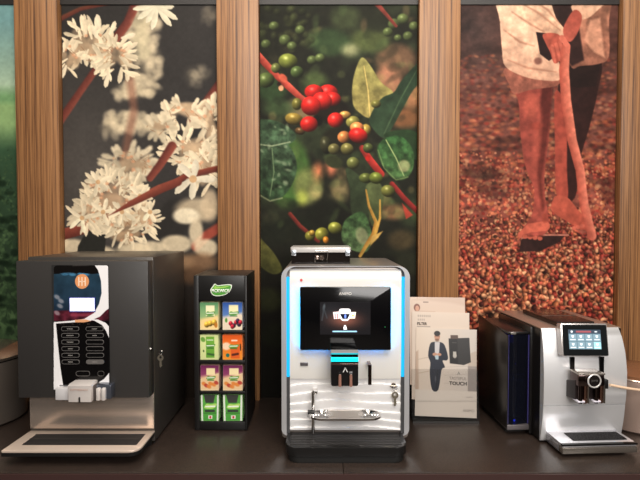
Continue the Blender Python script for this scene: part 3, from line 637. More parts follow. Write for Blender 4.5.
for x, y, w in ((83, 373.5, 7), (101, 373.5, 3.2)):
    po = rrect(PX(x-w, y, FY), PX(x+w, y, FY), PZ(y+2.6, FY), PZ(y-2.6, FY), .007 if w > 5 else .0068); s = .001
    cx, cz = PX(x, y, FY), PZ(y, FY); pi_ = [(cx+(a-cx)*(1-s/.02), cz+(b_-cz)*(1-s/.007)) for a, b_ in po]
    finish('button', ring_prism(bmesh.new(), po, pi_, FY-.001, FY), btn_m[0], (r, door))
# spouts
yf = 1.478
sp = finish('outlet_block', prism(bmesh.new(), [(yf+.055, PZ(382.5, 1.5)), (yf+.012, PZ(384.5, 1.48)), (yf, PZ(386, yf)), (yf+.004, PZ(402.5, yf)), (yf+.055, PZ(402.5, yf))], PX(67.5, 390, yf), PX(90.5, 390, yf), 'x', .0015), mat('bright_steel_cover', (240, 232, 228), .25, .4), r)
text('lettering', 'OPTIBEAN', PX(70, 390, yf), PX(87.5, 390, yf), PZ(390, yf), yf-.0002, mat('engraved_grey', (168, 140, 128), .4), (r, sp), h=.0055)
BX('outlet_slot', PX(78.6, 400, yf), PX(79.8, 400, yf), yf-.0005, yf+.004, PZ(402.6, yf), PZ(397.5, yf), black, (r, sp))
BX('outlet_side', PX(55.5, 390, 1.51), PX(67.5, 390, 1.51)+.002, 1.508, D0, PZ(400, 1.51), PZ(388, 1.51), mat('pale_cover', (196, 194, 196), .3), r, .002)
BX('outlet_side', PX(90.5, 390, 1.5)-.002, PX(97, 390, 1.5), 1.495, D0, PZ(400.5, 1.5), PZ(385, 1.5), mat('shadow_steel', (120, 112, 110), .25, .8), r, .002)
for x in (97.6, 102.8):
    bm = bmesh.new(); box(bm, PX(x-1.9, 390, 1.487), PX(x+1.9, 390, 1.487), 1.487, D0, PZ(401, 1.487), PZ(388.5, 1.487), .003); finish('nozzle', bm, MATS['bright_steel_cover'], r)
BX('nozzle_bracket', PX(95, 387, 1.49), PX(110, 387, 1.49), 1.497, D0, PZ(400, 1.49), PZ(386, 1.49), mat('bracket_grey', (100, 104, 116), .2, .7), r, .003)
# drip tray
ty0 = 1.435; tz = PZ(430.5, D1)
tpts = [(xb0, D1), (xb0-.003, ty0+.003)]
tpts += [(xb0, ty0)]
for i in range(7):
    a = -PI/2+i*PI/12; tpts.append((xb1-.03+.03*math.cos(a), ty0+.03+.03*math.sin(a)))
tpts += [(xb1, D1)]
tray = finish('drip_tray', prism(bmesh.new(), tpts, tz-.006, tz, 'z', .0012), mat('tray_steel', (236, 216, 200), .3, .45, bump=((20, 200, 200), .15)), r)
finish('tray_lip', prism(bmesh.new(), [(xb0+(x-xb0)*.998, ty0+(y-ty0)*1.0-.0015) for x, y in tpts], tz-.016, tz-.0062, 'z'), black, (r, tray))
gx0, gx1 = PX(22, 446, 1.475), PX(136.5, 446, 1.475)
bm = box(bmesh.new(), gx0, gx1, 1.474, 1.553, tz-.002, tz+.0006)
for i in range(46):
    x = gx0+.004+(gx1-gx0-.008)*i/45; box(bm, x-.0007, x+.0007, 1.477, 1.55, tz, tz+.0016, mi=1)
for i in range(3): box(bm, gx0, gx1, 1.482+i*.032, 1.485+i*.032, tz, tz+.002, mi=1)
finish('drip_grille', bm, [black_matt, mat('grille_bar', (74, 70, 70), .35, .6)], (r, tray))
finish('tray_base', prism(bmesh.new(), [(xb0+.02, D1), (xb0+.04, ty0+.06), (xb1-.05, ty0+.06), (xb1-.01, D1)], CT+.001, tz-.0165, 'z', .002), black_matt, r)
# lock on the door side + hanging key
LX = PX(148.5, 349, 1.56)
bm = cyl(bmesh.new(), (LX+.007, 1.545, PZ(349, 1.545)), .006, .014, 'x'); cyl(bm, (LX+.0145, 1.545, PZ(349, 1.545)), .004, .003, 'x'); finish('lock', bm, chrome, r)
def key(name, c, label, s=1, edge=False):
    """ring held by the lock at c and a key hanging under it"""
    c = Vector(c); rr_ = Root(name, c, label, 'key'); bm = bmesh.new()
    def pt(a, rad, cz): return c+Vector((rad*math.cos(a), 0, cz+rad*math.sin(a)))
    tube(bm, [pt(2*PI*k/16, .006*s, 0) for k in range(16)], .0009*s, 6, True); finish('key_ring', bm, chrome, rr_)
    bm = bmesh.new(); po = [(c.x+.0095*s*math.cos(a), c.z-.017*s+.0095*s*math.sin(a)) for a in np.linspace(0, 2*PI, 20, endpoint=False)]
    pi_ = [(c.x+.004*s*math.cos(a), c.z-.015*s+.004*s*math.sin(a)) for a in np.linspace(0, 2*PI, 20, endpoint=False)]
    ring_prism(bm, po, pi_, c.y-.001*s, c.y+.001*s); finish('key_bow', bm, mat('key_brass', (214, 205, 186), .2, .9), rr_)
    z0 = c.z-.026*s; x = c.x
    finish('key_blade', prism(bmesh.new(), [(x-.003*s, z0), (x+.003*s, z0), (x+.003*s, z0-.006*s), (x+.0045*s, z0-.008*s), (x+.003*s, z0-.011*s), (x+.0045*s, z0-.014*s), (x+.002*s, z0-.019*s), (x-.001*s, z0-.021*s), (x-.003*s, z0-.018*s)], c.y-.0008*s, c.y+.0008*s), MATS['key_brass'], rr_)
key('key', (PX(160.5, 352.5, 1.545), 1.545, PZ(352.5, 1.545)), 'silver key hanging from lock on the side of tall charcoal machine', 1.0)

# ------------------------------------------------------------------ left edge appliance (cut off by the picture)
r = Root('coffee_urn', (-1.25, 1.80, CT), 'rounded steel appliance at left edge, mostly cut off beside charcoal machine', 'coffee urn')
c0 = (-1.25, 1.80); R0 = .165
urn_m = mat('urn_steel', (150, 138, 128), .32, .8)
finish('body', lathe(bmesh.new(), c0, [(R0-.02, CT), (R0-.004, CT+.01), (R0, CT+.05), (R0+.002, CT+.19), (R0, CT+.225)], 56), urn_m, r)
finish('seam', lathe(bmesh.new(), c0, [(R0-.003, CT+.2255), (R0-.003, CT+.23)], 56), black, r)
finish('lid', lathe(bmesh.new(), c0, [(R0+.003, CT+.2305), (R0+.004, CT+.240), (R0-.02, CT+.258), (R0-.07, CT+.272), (.02, CT+.277)], 56), mat('lid_steel', (176, 160, 146), .22, .9), r)
bm = bmesh.new(); lathe(bm, c0, [(.018, CT+.2775), (.014, CT+.285), (.022, CT+.292), (.018, CT+.30), (.005, CT+.303)], 24); finish('lid_knob', bm, chrome, r)
bm = cyl(bmesh.new(), (c0[0]+.075, c0[1]-.155, CT+.115), .012, .03, 'y'); finish('tap', bm, black, r)

# ------------------------------------------------------------------ tea rack
DR = 1.69
r = Root('tea_rack', (-.338, 1.79, CT), 'slim black tea display rack with green leaf sign and eight packet slots', 'tea rack')
tx0, tx1 = PX(194, 350, DR), PX(247, 350, DR); tz0, tz1 = PZ(430, DR), PZ(275.5, DR)
ox0, ox1 = PX(199, 350, DR), PX(244.5, 350, DR); TB = 1.895
rack_m = mat('rack_black', (17, 16, 16), .42)
rows = [(301, 330.5), (333.5, 360.5), (364, 391.5), (394, 422)]
bm = bmesh.new()
box(bm, tx0, ox0, DR, TB, tz0, tz1, .002); box(bm, ox1, tx1, DR, TB, tz0, tz1, .002); box(bm, tx0, tx1, TB-.006, TB, tz0, tz1, .001)
finish('cabinet', bm, rack_m, r)
BX('header', ox0-.001, ox1+.001, DR, TB-.006, PZ(rows[0][0], DR), tz1, rack_m, r, .002)
for i in range(4):
    zt = PZ(rows[i][1], DR); zn = PZ(rows[i+1][0], DR) if i < 3 else tz0
    BX('shelf', ox0-.001, ox1+.001, DR+.001, TB-.006, zn, zt, rack_m, r, .001)
mid = PX(221.6, 350, DR); BX('divider', mid-.002, mid+.002, DR+.012, TB-.006, tz0+.02, PZ(rows[0][0], DR), rack_m, r)
for fx in (tx0+.018, tx1-.018):
    for fy in (DR+.012, TB-.02):
        bm = bmesh.new(); bmesh.ops.create_cone(bm, cap_ends=True, segments=16, radius1=.004, radius2=.008, depth=tz0-CT-.0002, matrix=Matrix.Translation((fx, fy, (tz0+CT)/2)))
        finish('leg', bm, satin, r)
# header sign
leaf = spline([(210.5, 290), (213, 286), (215, 283.6), (217.5, 285.3), (222, 284.8), (231.5, 284.6), (230.5, 290.5), (226, 294.3), (219, 296), (213, 295)], 4)
def leafmesh(pts, y0, y1): return prism(bmesh.new(), [(PX(x, y, DR), PZ(y, DR)) for x, y in pts], y0, y1)
sg = finish('logo_sign', leafmesh(leaf, DR-.003, DR), mat('sign_white', (230, 236, 222), .35), r)
cx, cy = 221, 290
finish('logo_leaf', leafmesh([(cx+(x-cx)*.92, cy+(y-cy)*.86) for x, y in leaf], DR-.0036, DR-.003), mat('leaf_green', (80, 152, 58), .35), (r, sg))
finish('logo_leaf', leafmesh(spline([(214, 288.6), (215.8, 285.2), (218, 286.8), (229, 285.8), (226, 287.4), (219, 288.2)], 3), DR-.0040, DR-.0036), mat('leaf_light', (150, 200, 90), .35), (r, sg))
text('lettering', 'PICKWICK', PX(211.8, 290, DR), PX(230, 290, DR), PZ(290.6, DR), DR-.0041, mat('sign_letter', (244, 246, 238), .4), (r, sg), h=.012, bold=True)
# packets
def packet_art(kind):
    c = flat_canvas(0, 22, 0, 26, 3.2, (230, 220, 190)); X, Y = c.px, c.py
    def lab(y0, y1, bgc): c.poly([(7, y0), (17.5, y0), (17.5, y1), (7, y1)], bgc, .6)
    def brand(y, col=(40, 110, 50), w=10):
        c.poly(spline([(6.8, y+1.4), (9, y-1.4), (12, y-.8), (18, y-1.3), (16.5, y+1.6), (11, y+2.4)], 3), (90, 150, 60), .5); c.stroke([(8, y+.5), (16.5, y+.2)], 1, (235, 240, 225), .4); c.stroke([(8.5, y+3), (16, y+3)], 1, col, .5, .8)
    if kind == 0:                    # green, lemon
        c.poly([(0, 0), (22, 0), (22, 14), (0, 18)], (96, 152, 104), .5, 1, (190, 205, 140)); c.poly([(0, 16), (22, 12), (22, 26), (0, 26)], (238, 206, 138), 3, 1, (244, 214, 150))
        for x, y in ((8, 21), (12, 20), (17, 19)): c.ell(x, y, 3.2, 2.8, (238, 190, 70), .7, 0, 1, ball=.2)
        c.ell(19, 21.5, 2, 2.5, (190, 120, 40), .8); lab(3, 13, (246, 240, 196)); brand(10)
    elif kind == 1:                  # blue, forest fruit
        c.poly([(0, 0), (22, 0), (22, 12), (0, 16)], (50, 90, 170), .5, 1, (130, 160, 200)); c.poly([(0, 14), (22, 10), (22, 26), (0, 26)], (232, 214, 190), 3)
        for i, (x, y) in enumerate(((9, 20), (12.5, 22), (15, 19), (18.5, 21), (11, 23), (17, 17.5), (20, 19))): c.ell(x, y, 2.3, 2.2, ((200, 40, 60), (60, 40, 70))[i % 2], .6, 0, 1, ball=.2)
        lab(2.5, 12, (244, 236, 186)); brand(10); c.ell(4, 17, 1.4, 2.2, (90, 150, 70), .5)
    elif kind == 2:                  # pale green with green band
        c.poly([(0, 0), (22, 0), (22, 26), (0, 26)], (222, 232, 160), .5, 1, (206, 214, 150)); c.poly([(7, 2), (17, 2), (17, 24), (7, 24)], (120, 178, 66), .6, 1, (96, 156, 56))
        c.ell(3.5, 5, 3, 2.4, (110, 160, 70), .8, 30); brand(11, (40, 90, 40)); c.stroke([(9, 20), (16, 21)], 2.2, (60, 100, 50), .8); c.ell(4, 17, .9, 1.2, (60, 90, 40), .5); c.stroke([(8.5, 5.5), (15.5, 5.5)], 1.1, (220, 235, 200), .5)
    elif kind == 3:                  # orange
        c.poly([(0, 0), (22, 0), (22, 26), (0, 26)], (232, 92, 34), .5, 1, (236, 150, 50)); c.ell(4, 12, 5, 4, (246, 212, 180), 2.4); c.poly([(9, 12), (19, 12), (19, 25), (9, 25)], (222, 96, 40), .8)
        brand(11.5); c.stroke([(10.5, 6), (16, 6)], 1.6, (250, 220, 200), .7); c.ell(5.5, 21.5, 2, 2, (30, 110, 100), .5); c.stroke([(11, 21), (17, 20)], 2.4, (90, 40, 30), .8); c.stroke([(19.8, 10), (20.2, 16)], 1.2, (40, 40, 30), .6)
    elif kind == 4:                  # purple, spice
        c.poly([(0, 0), (22, 0), (22, 8), (0, 14)], (116, 40, 88), .5, 1, (170, 90, 120)); c.poly([(0, 12), (22, 8), (22, 26), (0, 26)], (232, 196, 150), 4)
        lab(3, 10, (246, 226, 176)); brand(12.5)
        for x, y in ((4, 19), (7, 21), (12, 19), (16, 20), (19, 18), (10, 22)): c.ell(x, y, 2.8, 1.9, ((222, 130, 60), (180, 60, 50))[int(x) % 2], .9, 20, .9)
    else:                            # green with dark top
        c.poly([(0, 0), (22, 0), (22, 26), (0, 26)], (96, 172, 72), .5, 1, (74, 156, 62)); c.poly([(3.5, 0), (17.5, 0), (15.5, 8), (6, 8)], (62, 64, 60), .7)
        c.stroke([(1.2, 0), (1.8, 26)], 2, (232, 236, 226), .6); c.stroke([(20.8, 0), (20.2, 26)], 2, (232, 236, 226), .6)
        c.poly(spline([(4, 13), (7, 9), (12, 9.5), (19, 8.6), (17, 13), (10, 14)], 3), (178, 220, 110), .6); c.stroke([(6, 11.8), (17, 11.4)], 1.4, (245, 250, 240), .5)
        c.poly([(5, 15), (17, 15), (17, 17.2), (5, 17.2)], (52, 56, 54), .6); c.poly([(3, 18), (19, 18), (19, 18.6), (3, 18.6)], (40, 90, 40), .5); c.poly([(9, 20.5), (14, 20.5), (14, 24), (9, 24)], (236, 226, 220), .5); c.ell(11.5, 22.4, 1.2, 1.3, (190, 50, 50), .5)
    return c.a
descr = {(0, 0): ('green and yellow tea packet with lemons in top left slot', 0), (0, 1): ('blue tea packet with red berries in top right slot', 1),
         (1, 0): ('pale lime tea packet with green band, under the lemon packet', 2), (1, 1): ('orange tea packet under the blue berry packet', 3),
         (2, 0): ('purple topped tea packet in left slot, third row', 4), (2, 1): ('purple topped tea packet in right slot, third row', 4),
         (3, 0): ('bright green tea packet with dark top in bottom left slot', 5), (3, 1): ('bright green tea packet with dark top in bottom right slot', 5)}
px_cols = [(199.8, 219.4), (222.2, 243.2)]
for (i, j), (lb, kind) in descr.items():
    ya, yb = rows[i]; yp = DR+.010; a, b_ = px_cols[j]
    x0, x1 = PX(a+.6, 350, yp), PX(b_-.8, 350, yp); z0 = PZ(yb, DR)+.0006; z1 = PZ(ya+(1.2 if kind != 5 else .8), yp)
    rt = Root('tea_packet', ((x0+x1)/2, yp+.02, z0), lb, 'tea packet', 'tea packets in the black rack')
    arr = packet_art(kind); ti = random.uniform(-.0008, .0008)
    fr = grid_panel('packet_front', (x0+ti, yp-.001, z1), (x1-x0, 0, 0), (-ti, 0, z0-z1), arr.shape[1], arr.shape[0], arr, paper_m, rt, .001)
    bm = box(bmesh.new(), x0+.001, x1-.001, yp+.0002, yp+.09, z0, z1-.001, .002)
    for k in range(9): box(bm, x0+.0004, x1-.0004, yp+.006+k*.009, yp+.0075+k*.009, z0+.0001, z1-.0004)
    finish('packet_body', bm, mat('packet_edge_%d' % kind, ((210, 200, 150), (180, 180, 190), (200, 210, 150), (220, 130, 70), (190, 150, 130), (110, 160, 90))[kind], .6), rt)

# ------------------------------------------------------------------ centre white machine
YF = 1.55
r = Root('espresso_machine', (.079, 1.75, CT), 'white bean-to-cup coffee machine with large black touchscreen and cyan lights', 'coffee machine')
mx0, mx1 = PX(281.5, 320, YF), PX(409.5, 320, YF); mzt = PZ(266, YF)
casing_pts = rrect(mx0, mx1, CT+.03, mzt, (.034, .034, .012, .012), 8)
finish('casing', prism(bmesh.new(), casing_pts, YF+.012, 1.925, 'y', .003), mat('warm_grey_casing', (150, 140, 134), .3, .5), r)
for fx in (mx0+.05, mx1-.05): finish('foot', cyl(bmesh.new(), (fx, 1.915, CT+.0153), .01, .030), black, r)
w_ = .0155
po = rrect(mx0, mx1, CT+.045, mzt, (.036, .036, .02, .02), 8); pi_ = rrect(mx0+w_, mx1-w_, CT+.046, mzt-.002, (.03, .03, .006, .006), 8)
finish('trim_frame', ring_prism(bmesh.new(), po, pi_, YF-.004, YF+.02), satin, r, ang=30)
# light strips at both sides of the face
led = mat('cyan_led', (30, 150, 190), .3, emit=(0, 150, 215), es=.95)
zl0, zl1 = PZ(377, YF), PZ(277, YF)
for a, b_ in ((mx0+w_, mx0+w_+.010), (mx1-w_-.010, mx1-w_)):
    s = finish('light_strip', prism(bmesh.new(), rrect(a, b_, zl0, zl1, .003), YF+.001, YF+.0125), led, r)
    BX('side_channel', a, b_, YF+.002, YF+.0125, CT+.05, zl0-.001, mat('channel_grey', (96, 96, 98), .35, .6), r)
fa, fb = mx0+w_+.0105, mx1-w_-.0105; fzb = PZ(379, YF)
# face: slightly rolled forward at the top and bottom
bm = bmesh.new(); prof = []
for i in range(25):
    t_ = i/24; z = mzt-.0035+(fzb-mzt+.0035)*t_; prof.append((YF+.002-.006*math.sin(PI*t_)**.5+(.018*(1-t_/.08)**2 if t_ < .08 else 0), z))
prof2 = prof+[(YF+.013, fzb), (YF+.03, mzt-.0035)]
prism(bm, prof2, fa, fb, 'x', 0); face = finish('face_panel', bm, white_face, r, ang=40)
# rippled lower panel
ny, nx = 70, 60; lzb = CT+.06; bm = bmesh.new(); V = []
for j in range(ny+1):
    z = fzb-.001+(lzb-fzb)*j/ny; rowv = []
    for i in range(nx+1):
        x = fa-.0055+(fb-fa+.011)*i/nx; u = i/nx
        ph = (fzb-z)/.0275+.35*math.sin(u*3.1+.4)+.12*math.sin(u*9+z*40)+.25*u
        d = .0065*(1-((ph % 1)**1.5)) ; rowv.append(bm.verts.new((x, YF+.0105-d, z)))
    V.append(rowv)
for j in range(ny):
    for i in range(nx): bm.faces.new((V[j][i], V[j+1][i], V[j+1][i+1], V[j][i+1]))
b0 = [bm.verts.new((v.co.x, YF+.0118, v.co.z)) for v in (V[0][0], V[0][-1], V[-1][-1], V[-1][0])]; bm.faces.new(b0)
finish('rippled_panel', bm, mat('ripple_white', (232, 230, 230), .45), r, ang=22)
# back board for panel edges
# screen
YS = YF-.026
sx0, sx1, sz0, sz1 = PX(300, 320, YS), PX(391, 320, YS), PZ(350, YS), PZ(287, YS)
scr = finish('touchscreen', prism(bmesh.new(), rrect(sx0, sx1, sz0, sz1, .004), YS, YS+.009, 'y', .001), mat('screen_black', (7, 7, 9), .12), r)
for a in (sx0+.004, sx1-.009): # glow behind the screen edges
    finish('backlight', prism(bmesh.new(), rrect(a, a+.005, sz0+.010, sz1-.012, .002), YS+.0093, YS+.0125), mat('backlight_led', (40, 160, 200), .3, emit=(0, 165, 255), es=40), (r, scr))
finish('backlight', prism(bmesh.new(), rrect(sx0+.02, sx1-.02, sz0+.002, sz0+.006, .0015), YS+.0093, YS+.0115), mat('backlight_low', (40, 160, 200), .3, emit=(60, 150, 255), es=12), (r, scr))
cv, nu, nv = wall_canvas(PX(320, 320, YS), PX(370.5, 320, YS), PZ(334.5, YS), PZ(302, YS), YS, 5, (20, 19, 21))
def paint_display(c):
    X, Y = c.px, c.py; c.a += .04*np.exp(-((X-330)/12)**2-((Y-312)/9)**2)[..., None]*np.array([.8, .9, 1])
    q = np.exp(-((X-345)/15)**2-((Y-320)/7)**2)[..., None]; c.a += q*np.array([.34, .18, .13])
    c.ell(324, 307, 1.2, 3, (70, 76, 80), 1, 10, .8); c.stroke([(324, 308), (322, 320)], 1.6, (52, 56, 60), 1, .7); c.stroke([(324, 309), (327, 318)], 1.2, (52, 56, 60), 1, .7)
    c.poly([(333, 312), (339, 311.5), (340, 318.5), (334, 319)], (246, 216, 216), .5); c.poly([(350, 312), (356, 312), (355, 318.5), (349, 318.5)], (248, 236, 218), .5)
    c.stroke([(335, 314), (335.4, 318)], .8, (210, 80, 90), .4); c.stroke([(337.4, 314), (337.6, 318)], .8, (210, 80, 90), .4); c.ell(353, 315.5, 1, 1, (226, 180, 80), .4)
    c.poly(spline([(339.4, 309.5), (345, 308.6), (350.4, 309.5), (350, 316), (348, 320.4), (342, 320.4), (339.8, 316)], 4), (252, 250, 252), .5)
    c.poly([(340, 313.8), (350, 313.8), (347.6, 319), (342.4, 319)], (16, 18, 34), .4); c.ell(345.3, 316.3, 1, 2.2, (110, 140, 240), .6)
    c.ell(345, 326.3, 1.1, 1.3, (240, 244, 250), .4); c.poly([(343.4, 327), (346.4, 326.6), (347, 329.6), (343.6, 329.6)], (240, 244, 250), .4)
    for k in range(16): c.stroke([(333+k*1.5, 331.4), (333.9+k*1.5, 331.4)], 1.4, (150, 200, 235), .4, .9)
paint_display(cv)
dsp = grid_panel('display_image', (PX(320, 320, YS), YS-.0006, PZ(302, YS)), (PX(370.5, 320, YS)-PX(320, 320, YS), 0, 0), (0, 0, PZ(334.5, YS)-PZ(302, YS)), nu, nv, cv.a, print_mat('lit_screen_image', .2, .9), (r, scr), .0005)
text('lettering', 'ANIMO', PX(339, 293, YS), PX(351.5, 293, YS), PZ(293.6, YS), YS-.0002, mat('screen_letter', (235, 230, 225), .4), (r, scr), h=.0085)
bm = cyl(bmesh.new(), (PX(385, 327, YS), YS-.0003, PZ(327, YS)), .0012, .0008, 'y', 12); finish('indicator', bm, mat('green_dot', (40, 120, 70), .3, emit=(40, 150, 80), es=.5), (r, scr))
# dispenser head
yh = 1.470; hx0, hx1 = PX(331, 370, yh), PX(358.3, 370, yh); hz0, hz1 = PZ(386, yh), PZ(365.5, yh)
head = finish('outlet_head', prism(bmesh.new(), rrect(hx0, hx1, hz0, hz1+.001, (.001, .001, .005, .005)), yh, YF, 'y', .001), mat('head_gloss_black', (22, 21, 22), .15), r)
BX('outlet_trim', hx0, hx1, yh+.002, YF, hz1+.001, hz1+.005, mat('rose_metal', (150, 120, 112), .2, .9), r, .0005)
BX('outlet_collar', hx0+.0005, hx1-.0005, yh+.004, YF, hz1+.0052, PZ(352.6, yh), black_gloss, r, .001)
BX('glow_bar', hx0, hx1, yh+.0015, yh+.02, PZ(361.8, yh), PZ(357.6, yh), mat('aqua_led', (20, 190, 190), .3, emit=(6, 222, 226), es=1.25), r, .0005)
BX('glow_bar', hx0, hx1, yh+.0015, yh+.02, PZ(354.6, yh), PZ(353.4, yh), mat('aqua_led_dim', (20, 150, 160), .3, emit=(20, 170, 190), es=.8), r)
BX('outlet_trim', hx0-.0005, hx1+.0005, yh+.001, yh+.03, PZ(363.6, yh), PZ(362.4, yh), chrome, r)
BX('outlet_trim', hx0-.0005, hx1+.0005, yh+.001, yh+.03, PZ(353.2, yh), PZ(352.2, yh), satin, r)
for sgn in (-1, 1):
    cx = PX(345.3, 370, yh); z0, z1 = PZ(372.2, yh), PZ(367.6, yh)
    bm = prism(bmesh.new(), [(cx+sgn*.0008, z1), (cx-sgn*.0022, z1), (cx+sgn*.0052, z0), (cx+sgn*.0078, z0)] , yh-.0008, yh+.0002); finish('logo_stroke', bm, mat('logo_white', (215, 214, 212), .4), (r, head))
for x in (340, 351):
    bm = bmesh.new(); c = P(x, 380, yh-.012); cyl(bm, (c.x, yh-.008, (PZ(374.6, yh-.012)+PZ(386.8, yh-.012))/2), .0046, PZ(374.6, yh-.012)-PZ(386.8, yh-.012), n=20); nz = finish('nozzle', bm, copper, r)
    BX('nozzle_cap', c.x-.0048, c.x+.0048, yh-.012, yh+.0005, PZ(375.4, yh-.012), PZ(374.2, yh-.012), chrome, (r, nz))
x = PX(370, 370, 1.50); bm = bmesh.new(); z0, z1 = PZ(385, 1.5), PZ(365, 1.5)
cyl(bm, (x, 1.505, (z0+z1)/2), .0056, z1-z0, n=20); finish('hot_water_spout', bm, mat('smoked_chrome', (120, 100, 96), .12, 1), r)
BX('spout_arm', x-.005, x+.005, 1.506, YF, z1-.012, z1-.001, MATS['smoked_chrome'], r, .001)
# small marks on the face
yy = YF-.0045
BX('name_plate', PX(300.3, 363, YF), PX(308, 363, YF), yy-.0012, YF+.004, PZ(365.3, YF), PZ(362.2, YF), mat('plate_grey', (120, 116, 118), .3, .6), r, .0003)
bm = cyl(bmesh.new(), (PX(301.3, 280, YF), YF-.003, PZ(280, YF)), .0044, .0012, 'y', 20); finish('round_logo', bm, mat('logo_red', (214, 88, 92), .4), r)
# lock and key
bm = bmesh.new(); lc = P(393.2, 385, YF+.012); cyl(bm, (lc.x, YF+.010, lc.z), .0085, .016, 'y', 24); finish('lock', bm, mat('lock_chrome', (190, 180, 170), .15, 1), r)
BX('lock_wing', lc.x-.012, lc.x+.011, YF-.002, YF+.002, lc.z-.002, lc.z+.002, MATS['lock_chrome'], r, .0008)
key('key', (lc.x+.0035, YF-.0032, lc.z-.008), 'small key hanging from lock on the white machine', 1.15)
# cup shelf on its post
YC0, YC1 = 1.470, 1.546; shz = 1.028
pxp = PX(313, 400, 1.53)
bm = bmesh.new(); cyl(bm, (pxp, 1.53, (PZ(392, 1.53)+CT+.06)/2), .0052, PZ(392, 1.53)-CT-.06, n=20); post = finish('shelf_post', bm, chrome, r)
bm = bmesh.new(); box(bm, pxp-.002, pxp+.014, 1.53, YF+.02, PZ(394, 1.53), PZ(391.5, 1.53)+.002, .001); finish('post_bracket', bm, chrome, (r, post))
sa, sb = PX(309.5, 417, 1.5), PX(381.5, 417, 1.5); rad = (YC1-YC0)/2; cyy = (YC0+YC1)/2
def stad(x0, x1, R, n=14):
    out = []
    for i in range(n+1): a = PI/2+PI*i/n; out.append((x0+rad+R*math.cos(a), cyy+R*math.sin(a)))
    for i in range(n+1): a = -PI/2+PI*i/n; out.append((x1-rad+R*math.cos(a), cyy+R*math.sin(a)))
    return out
shelf = finish('cup_shelf', ring_prism(bmesh.new(), stad(sa, sb, rad), stad(sa, sb, rad-.004), shz-.006, shz, 'z'), chrome, r)
for cxx in (sa+rad, sb-rad):
    bm = bmesh.new()
    for R in (.008, .016, .024, .031): tube(bm, [(cxx+R*math.cos(2*PI*k/28), cyy+R*math.sin(2*PI*k/28), shz-.001) for k in range(28)], .0016, 6, True)
    tube(bm, [(cxx, YC0+.002, shz-.003), (cxx, YC1-.002, shz-.003)], .0016); tube(bm, [(cxx-rad+.002, cyy, shz-.003), (cxx+rad-.002, cyy, shz-.003)], .0016)
    finish('shelf_ring', bm, chrome, (r, shelf))
finish('shelf_plate', box(bmesh.new(), sa+rad+.018, sb-rad-.018, YC0+.003, YC1-.003, shz-.003, shz-.0005), mat('shelf_steel', (186, 178, 170), .3, .9), (r, shelf))
BX('shelf_hook', pxp-.016, pxp+.006, 1.515, 1.536, shz-.004, shz+.003, black, (r, shelf), .001)
# black drip tray and base
ya, yb = 1.452, 1.60; tz = PZ(447.5, ya); 
def plan(x0, x1, y0, y1, R, n=8):
    out = [(x0, y1)]
    for i in range(n+1): a = PI+PI/2*i/n; out.append((x0+R+R*math.cos(a), y0+R+R*math.sin(a)))
    for i in range(n+1): a = -PI/2+PI/2*i/n; out.append((x1-R+R*math.cos(a), y0+R+R*math.sin(a)))
    return out+[(x1, y1)]
bx0, bx1 = PX(285, 440, ya), PX(408, 440, ya)
tray = finish('drip_tray', prism(bmesh.new(), plan(bx0, bx1, ya, yb, .035), CT+.022, tz, 'z', .003), mat('tray_black', (24, 23, 23), .3), r)
finish('machine_base', prism(bmesh.new(), plan(bx0+.008, bx1-.008, ya+.006, 1.9, .03), CT+.0005, CT+.0215, 'z', .002), black_matt, r)
bm = bmesh.new()
for i in range(9):
    y_ = ya+.02+i*.0115; box(bm, bx0+.014, bx1-.014, y_, y_+.0035, tz, tz+.0016)
finish('tray_slats', bm, mat('slat_grey', (44, 42, 42), .3), (r, tray))
# bean hopper
hy0, hy1 = 1.63, 1.80; ux0, ux1 = PX(290.5, 255, hy0), PX(351, 255, hy0); uz0 = mzt+.0005; uz1 = PZ(247.5, hy0)
hop = finish('hopper', ring_prism(bmesh.new(), [(ux0+.003, hy0), (ux1-.003, hy0), (ux1-.003, hy1), (ux0+.003, hy1)], [(ux0+.006, hy0+.003), (ux1-.006, hy0+.003), (ux1-.006, hy1-.003), (ux0+.006, hy1-.003)], uz0, uz1-.016, 'z'), glassy('smoky_plastic', (46, 40, 38), .62), r)
finish('hopper_lid', prism(bmesh.new(), rrect(ux0, ux1, hy0-.003, hy1+.003, .008), uz1-.0158, uz1, 'z', .002), mat('lid_silver', (206, 202, 200), .3, .35), r)
for xx in (ux0+.011, ux1-.011): BX('lid_clip', xx-.008, xx+.008, hy0-.006, hy0+.001, uz1-.027, uz1-.008, mat('clip_silver', (198, 205, 214), .2, .7), r, .002)
kx, kz = PX(321.5, 257, hy0), PZ(257.5, hy0)
bm = bmesh.new(); tube(bm, [(kx-.021, hy0-.004, PZ(262, hy0)), (kx-.021, hy0-.006, PZ(253, hy0)), (kx-.019, hy0-.007, PZ(250.8, hy0)), (kx+.019, hy0-.007, PZ(250.8, hy0)), (kx+.021, hy0-.006, PZ(253, hy0)), (kx+.017, hy0-.004, PZ(260, hy0))], .0014, 6); finish('latch_bail', bm, chrome, (r, hop))
bm = cyl(bmesh.new(), (kx, hy0-.003, kz), .0085, .008, 'y', 24); cyl(bm, (kx, hy0-.0075, kz), .004, .004, 'y', 16); box(bm, kx-.018, kx-.010, hy0-.005, hy0, kz-.006, kz+.006, .001); finish('latch', bm, mat('latch_metal', (200, 180, 168), .15, 1), (r, hop))
bm = bmesh.new()
for i in range(260):
    M = Matrix.Translation((random.uniform(ux0+.014, ux1-.014), random.uniform(hy0+.011, hy1-.012), uz0+.0055+random.random()*.022)) @ Matrix.Rotation(random.random()*6, 4, 'X') @ Matrix.Rotation(random.random()*6, 4, 'Z') @ Matrix.Diagonal((.0062, .0045, .0038, 1))
    bmesh.ops.create_icosphere(bm, subdivisions=1, radius=1, matrix=M)
tag(finish('coffee_beans', bm, mat('roasted_bean', (56, 34, 24), .35)), 'dark roasted coffee beans inside the smoky hopper', 'coffee beans', kind='stuff')

